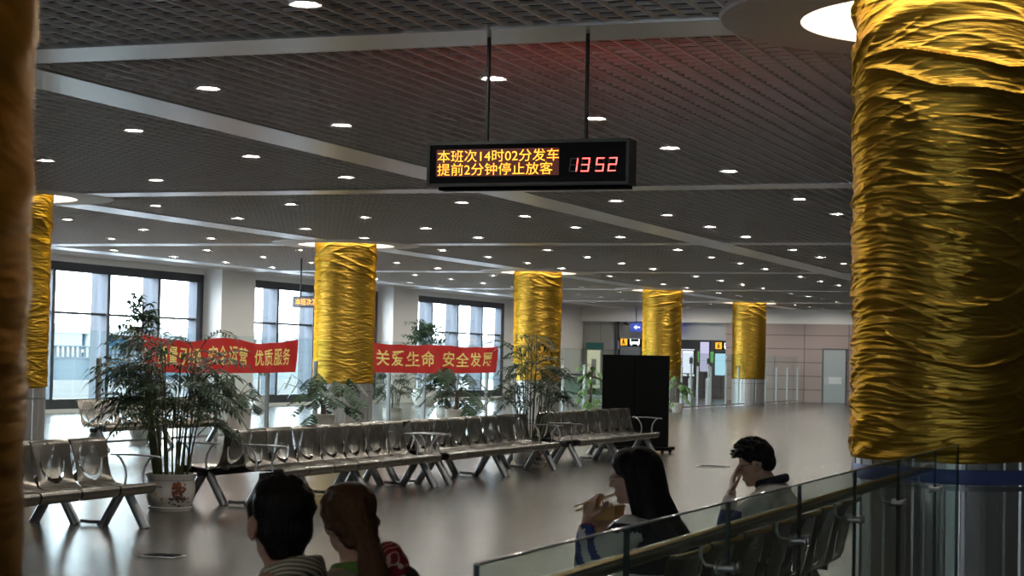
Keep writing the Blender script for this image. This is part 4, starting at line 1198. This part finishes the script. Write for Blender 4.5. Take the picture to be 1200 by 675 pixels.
# --- nearest man, seen from behind, striped shirt
def man_back():
    p = empty('person', (-2.385, 4.60, 0), math.radians(155), label='dark-haired person in a striped shirt seen from behind, lower left centre', cat='person')
    hip = Vector((-.03, 0, SEATZ+.12)); hc = Vector((.02, 0, 1.10)); M = mm(hc, math.radians(-24), .03, .03)
    nk = Vector((-.03, 0, .955))
    arms = []
    for s in (1, -1): arms.append((Vector((-.02, s*.185, .90)), Vector((.06, s*.24, .64)), Vector((.29, s*.12, .56))))
    def lh(B): hand(B, arms[0][2], (1, -.3, -.1), (0, 0, -1), [(.3, .3, .2)]*4, right=False)
    def rh(B): hand(B, arms[1][2], (1, .3, -.1), (0, 0, -1), [(.3, .3, .2)]*4, right=True)
    body(p, 'body', hc, M, nk, arms, [lh, rh], hip, .058, shw=.175, hsc=1.04)
    trousers(p, hip, mat('navy_trousers', (.012, .015, .03), .8)); shoes(p, 'dark')
    st = bpy.data.materials.new('striped_shirt'); N, L, P = nt(st); P.inputs['Roughness'].default_value = .8
    tc = N.new('ShaderNodeTexCoord'); mp = N.new('ShaderNodeMapping'); mp.inputs['Rotation'].default_value = (math.radians(0), math.radians(62), math.radians(18)); L.new(tc.outputs['Object'], mp.inputs[0])
    wv = N.new('ShaderNodeTexWave'); wv.inputs['Scale'].default_value = 30; wv.bands_direction = 'X'; L.new(mp.outputs[0], wv.inputs['Vector'])
    cr = N.new('ShaderNodeValToRGB'); cr.color_ramp.interpolation = 'EASE'; cr.color_ramp.elements[0].position = .28; cr.color_ramp.elements[0].color = (.05, .06, .05, 1); cr.color_ramp.elements[1].position = .5; cr.color_ramp.elements[1].color = (.46, .43, .33, 1)
    L.new(wv.outputs['Fac'], cr.inputs[0]); L.new(cr.outputs[0], P.inputs['Base Color'])
    B = Blob(); torso_prims(B, hip+Vector((0, 0, .02)), nk-Vector((0, 0, .03)), .18, .016, arms)
    for sh, el, wr in arms: B.chain([(el, .054), (Vector(el).lerp(Vector(wr), .8), .044)])
    cn = [Vector((-.032+.074*math.cos(t), .078*math.sin(t), .985-.028*math.cos(t))) for t in [2*PI*i/20 for i in range(21)]]
    for a, b in zip(cn[:-1], cn[1:]): B.cap(a, .011, b, .011); B.cap(a-Vector((0, 0, .015)), .014, b-Vector((0, 0, .015)), .014); B.cap(a-Vector((0, 0, .03)), .018, b-Vector((0, 0, .03)), .018)
    B.build('striped_shirt', st, p, .008, 3, None, fold(.005, 12))
    B = Blob(); S = M @ Matrix.Scale(1.04, 4)
    B.ell((-.022, 0, .038), (.096, .081, .078), S); B.ell((.03, 0, .07), (.060, .068, .045), S); B.ell((-.052, 0, -.015), (.060, .073, .07), S); B.ell((-.058, 0, -.062), (.036, .052, .04), S)
    rs = random.Random(6)
    for i in range(60):
        a = rs.uniform(0, 2*PI); e = rs.uniform(.0, 1.4); d = Vector((math.cos(a)*math.cos(e), math.sin(a)*math.cos(e), math.sin(e)))
        b = Vector((-.018+d.x*.092, d.y*.079, .040+d.z*.078)); B.cap(b, .010, b+d*.008+Vector((.008, 0, -.004)), .005, S)
    for s in (-1, 1): B.chain([((.03, s*.070, .04), .016), ((.02, s*.077, -.005), .008)], S)
    B.build('hair', M_hairK, p, .006, 3, disp=lambda c: .003*noise.noise(Vector((c.x*60, c.y*60, c.z*22))))
man_back()

# --- nearest woman, brown ponytail, red scarf, dark jacket
def woman_back():
    p = empty('person', (-2.45, 5.17, 0), math.radians(150), label='person with brown ponytail, red scarf and dark jacket seen from behind', cat='person')
    hip = Vector((-.03, 0, SEATZ+.11)); hc = Vector((.03, 0, 1.065)); M = mm(hc, math.radians(-12), .05, -.04)
    nk = Vector((-.02, 0, .905))
    arms = []
    for s in (1, -1): arms.append((Vector((-.01, s*.16, .855)), Vector((.06, s*.21, .62)), Vector((.28, s*.10, .55))))
    def lh(B): hand(B, arms[0][2], (1, -.3, -.1), (0, 0, -1), [(.3, .3, .2)]*4, right=False, sc=.92)
    def rh(B): hand(B, arms[1][2], (1, .3, -.1), (0, 0, -1), [(.3, .3, .2)]*4, right=True, sc=.92)
    body(p, 'body', hc, M, nk, arms, [lh, rh], hip, .046, shw=.15, hsc=.93)
    trousers(p, hip, mat('black_trousers', (.012, .012, .013), .8)); shoes(p, 'dark')
    B = Blob(); torso_prims(B, hip+Vector((0, 0, .02)), nk-Vector((0, 0, .035)), .165, .02, arms)
    for sh, el, wr in arms: B.chain([(el, .056), (Vector(el).lerp(Vector(wr), .8), .044)])
    B.build('dark_jacket', mat('dark_olive_jacket', (.022, .022, .014), .75), p, .008, 3, None, fold(.007, 12))
    # green floral collar on the left, red white-lined scarf on the right shoulder
    gm = mat('green_floral_cloth', (.08, .17, .03), .8, var=.9, vscale=38)
    B = Blob(); cn = [Vector((-.02+.062*math.cos(t), .066*math.sin(t), .925-.01*math.cos(t))) for t in [PI*.15+PI*1.0*i/14 for i in range(15)]]
    for a, b in zip(cn[:-1], cn[1:]): B.cap(a, .018, b, .018); B.cap(a-Vector((0, -.012, .028)), .024, b-Vector((0, -.012, .028)), .024)
    B.build('floral_collar', gm, p, .006, 3)
    rm = bpy.data.materials.new('red_scarf_white_lines'); N, L, P = nt(rm); P.inputs['Roughness'].default_value = .85
    tc = N.new('ShaderNodeTexCoord'); wv = N.new('ShaderNodeTexWave'); wv.inputs['Scale'].default_value = 16; wv.inputs['Distortion'].default_value = 7; wv.inputs['Detail'].default_value = 1; wv.inputs['Detail Scale'].default_value = 1.2; L.new(tc.outputs['Object'], wv.inputs['Vector'])
    cr = N.new('ShaderNodeValToRGB'); cr.color_ramp.elements[0].position = .90; cr.color_ramp.elements[0].color = (.24, .012, .02, 1); cr.color_ramp.elements[1].position = .97; cr.color_ramp.elements[1].color = (.65, .5, .42, 1)
    L.new(wv.outputs['Fac'], cr.inputs[0]); L.new(cr.outputs[0], P.inputs['Base Color'])
    B = Blob(); B.chain([((-.10, -.01, .935), .036), ((-.075, -.07, .958), .048), ((-.005, -.115, .945), .046), ((.06, -.105, .91), .036)])
    B.ell((-.06, -.085, .93), (.065, .058, .055))
    B.build('red_scarf', rm, p, .006, 4)
    S = M @ Matrix.Scale(.95, 4)
    B = Blob(); B.ell((-.022, 0, .036), (.097, .076, .081), S); B.ell((.03, 0, .065), (.062, .066, .05), S); B.ell((-.045, 0, -.02), (.060, .069, .066), S)
    B.ell((-.062, 0, -.06), (.04, .05, .04), S)
    B.chain([((-.07, -.01, -.03), .052), ((-.095, -.018, -.075), .036), ((-.115, -.022, -.115), .044), ((-.12, -.022, -.17), .054), ((-.12, -.016, -.24), .056), ((-.115, -.016, -.32), .042)], S); B.chain([((-.10, -.04, -.12), .03), ((-.105, -.055, -.2), .036), ((-.10, -.05, -.28), .03)], S)
    for s in (-1, 1): B.chain([((.05, s*.058, .055), .018), ((.015, s*.076, .012), .014), ((-.03, s*.076, -.015), .016)], S)
    B.build('hair', M_hairB, p, .0055, 3, disp=lambda c: .0055*noise.noise(Vector((math.atan2(c.y+.01, c.z-1.0)*9 if c.z > 1.0 else c.y*55, 3+c.x*6, c.z*5)))+.002*noise.noise(Vector((math.atan2(c.y+.01, c.z-1.0)*24 if c.z > 1.0 else c.y*140, c.x*9, c.z*7))))
woman_back()

# ------------------------------------------------------------------ light: overcast sky, window portals, added passage fill
w = bpy.data.worlds.new('sky'); scn.world = w; w.use_nodes = True
bg = w.node_tree.nodes['Background']; bg.inputs['Color'].default_value = (.90, .96, 1., 1); bg.inputs['Strength'].default_value = 9.0
for a, b in WB:
    l = bpy.data.lights.new('window_daylight', 'AREA'); l.shape = 'RECTANGLE'; l.size = 3.1; l.size_y = b-a-.3
    o = bpy.data.objects.new('window_daylight', l); COL.objects.link(o); o.location = (XW-.3, (a+b)/2, 1.9)
    o.rotation_euler = (0, -PI/2, 0); l.cycles.is_portal = True
for a, b in BW:
    l = bpy.data.lights.new('rear_daylight', 'AREA'); l.shape = 'RECTANGLE'; l.size = b-a; l.size_y = 3.2
    o = bpy.data.objects.new('rear_daylight', l); COL.objects.link(o); o.location = ((a+b)/2, YB-.3, 1.9)
    o.rotation_euler = (PI/2, 0, PI); l.cycles.is_portal = True
for x, y, e in ((-23, 82, 45), (-21.5, 85.5, 35), (-25.7, 80, 12)):  # unseen area lights without fixtures, added to brighten the far passage
    l = bpy.data.lights.new('passage_fill', 'AREA'); l.size = 1.2; l.energy = e
    o = bpy.data.objects.new('passage_fill', l); COL.objects.link(o); o.location = (x, y, 4.4)

scn.view_settings.view_transform = 'Standard'; scn.view_settings.look = 'None'
scn.view_settings.exposure = .9; scn.view_settings.gamma = 1; scn.view_settings.use_curve_mapping = False
scn.cycles.use_denoising = True
scn.cycles.max_bounces = 8; scn.cycles.diffuse_bounces = 4; scn.cycles.glossy_bounces = 4; scn.cycles.transparent_max_bounces = 24
scn.cycles.sample_clamp_indirect = 2.5
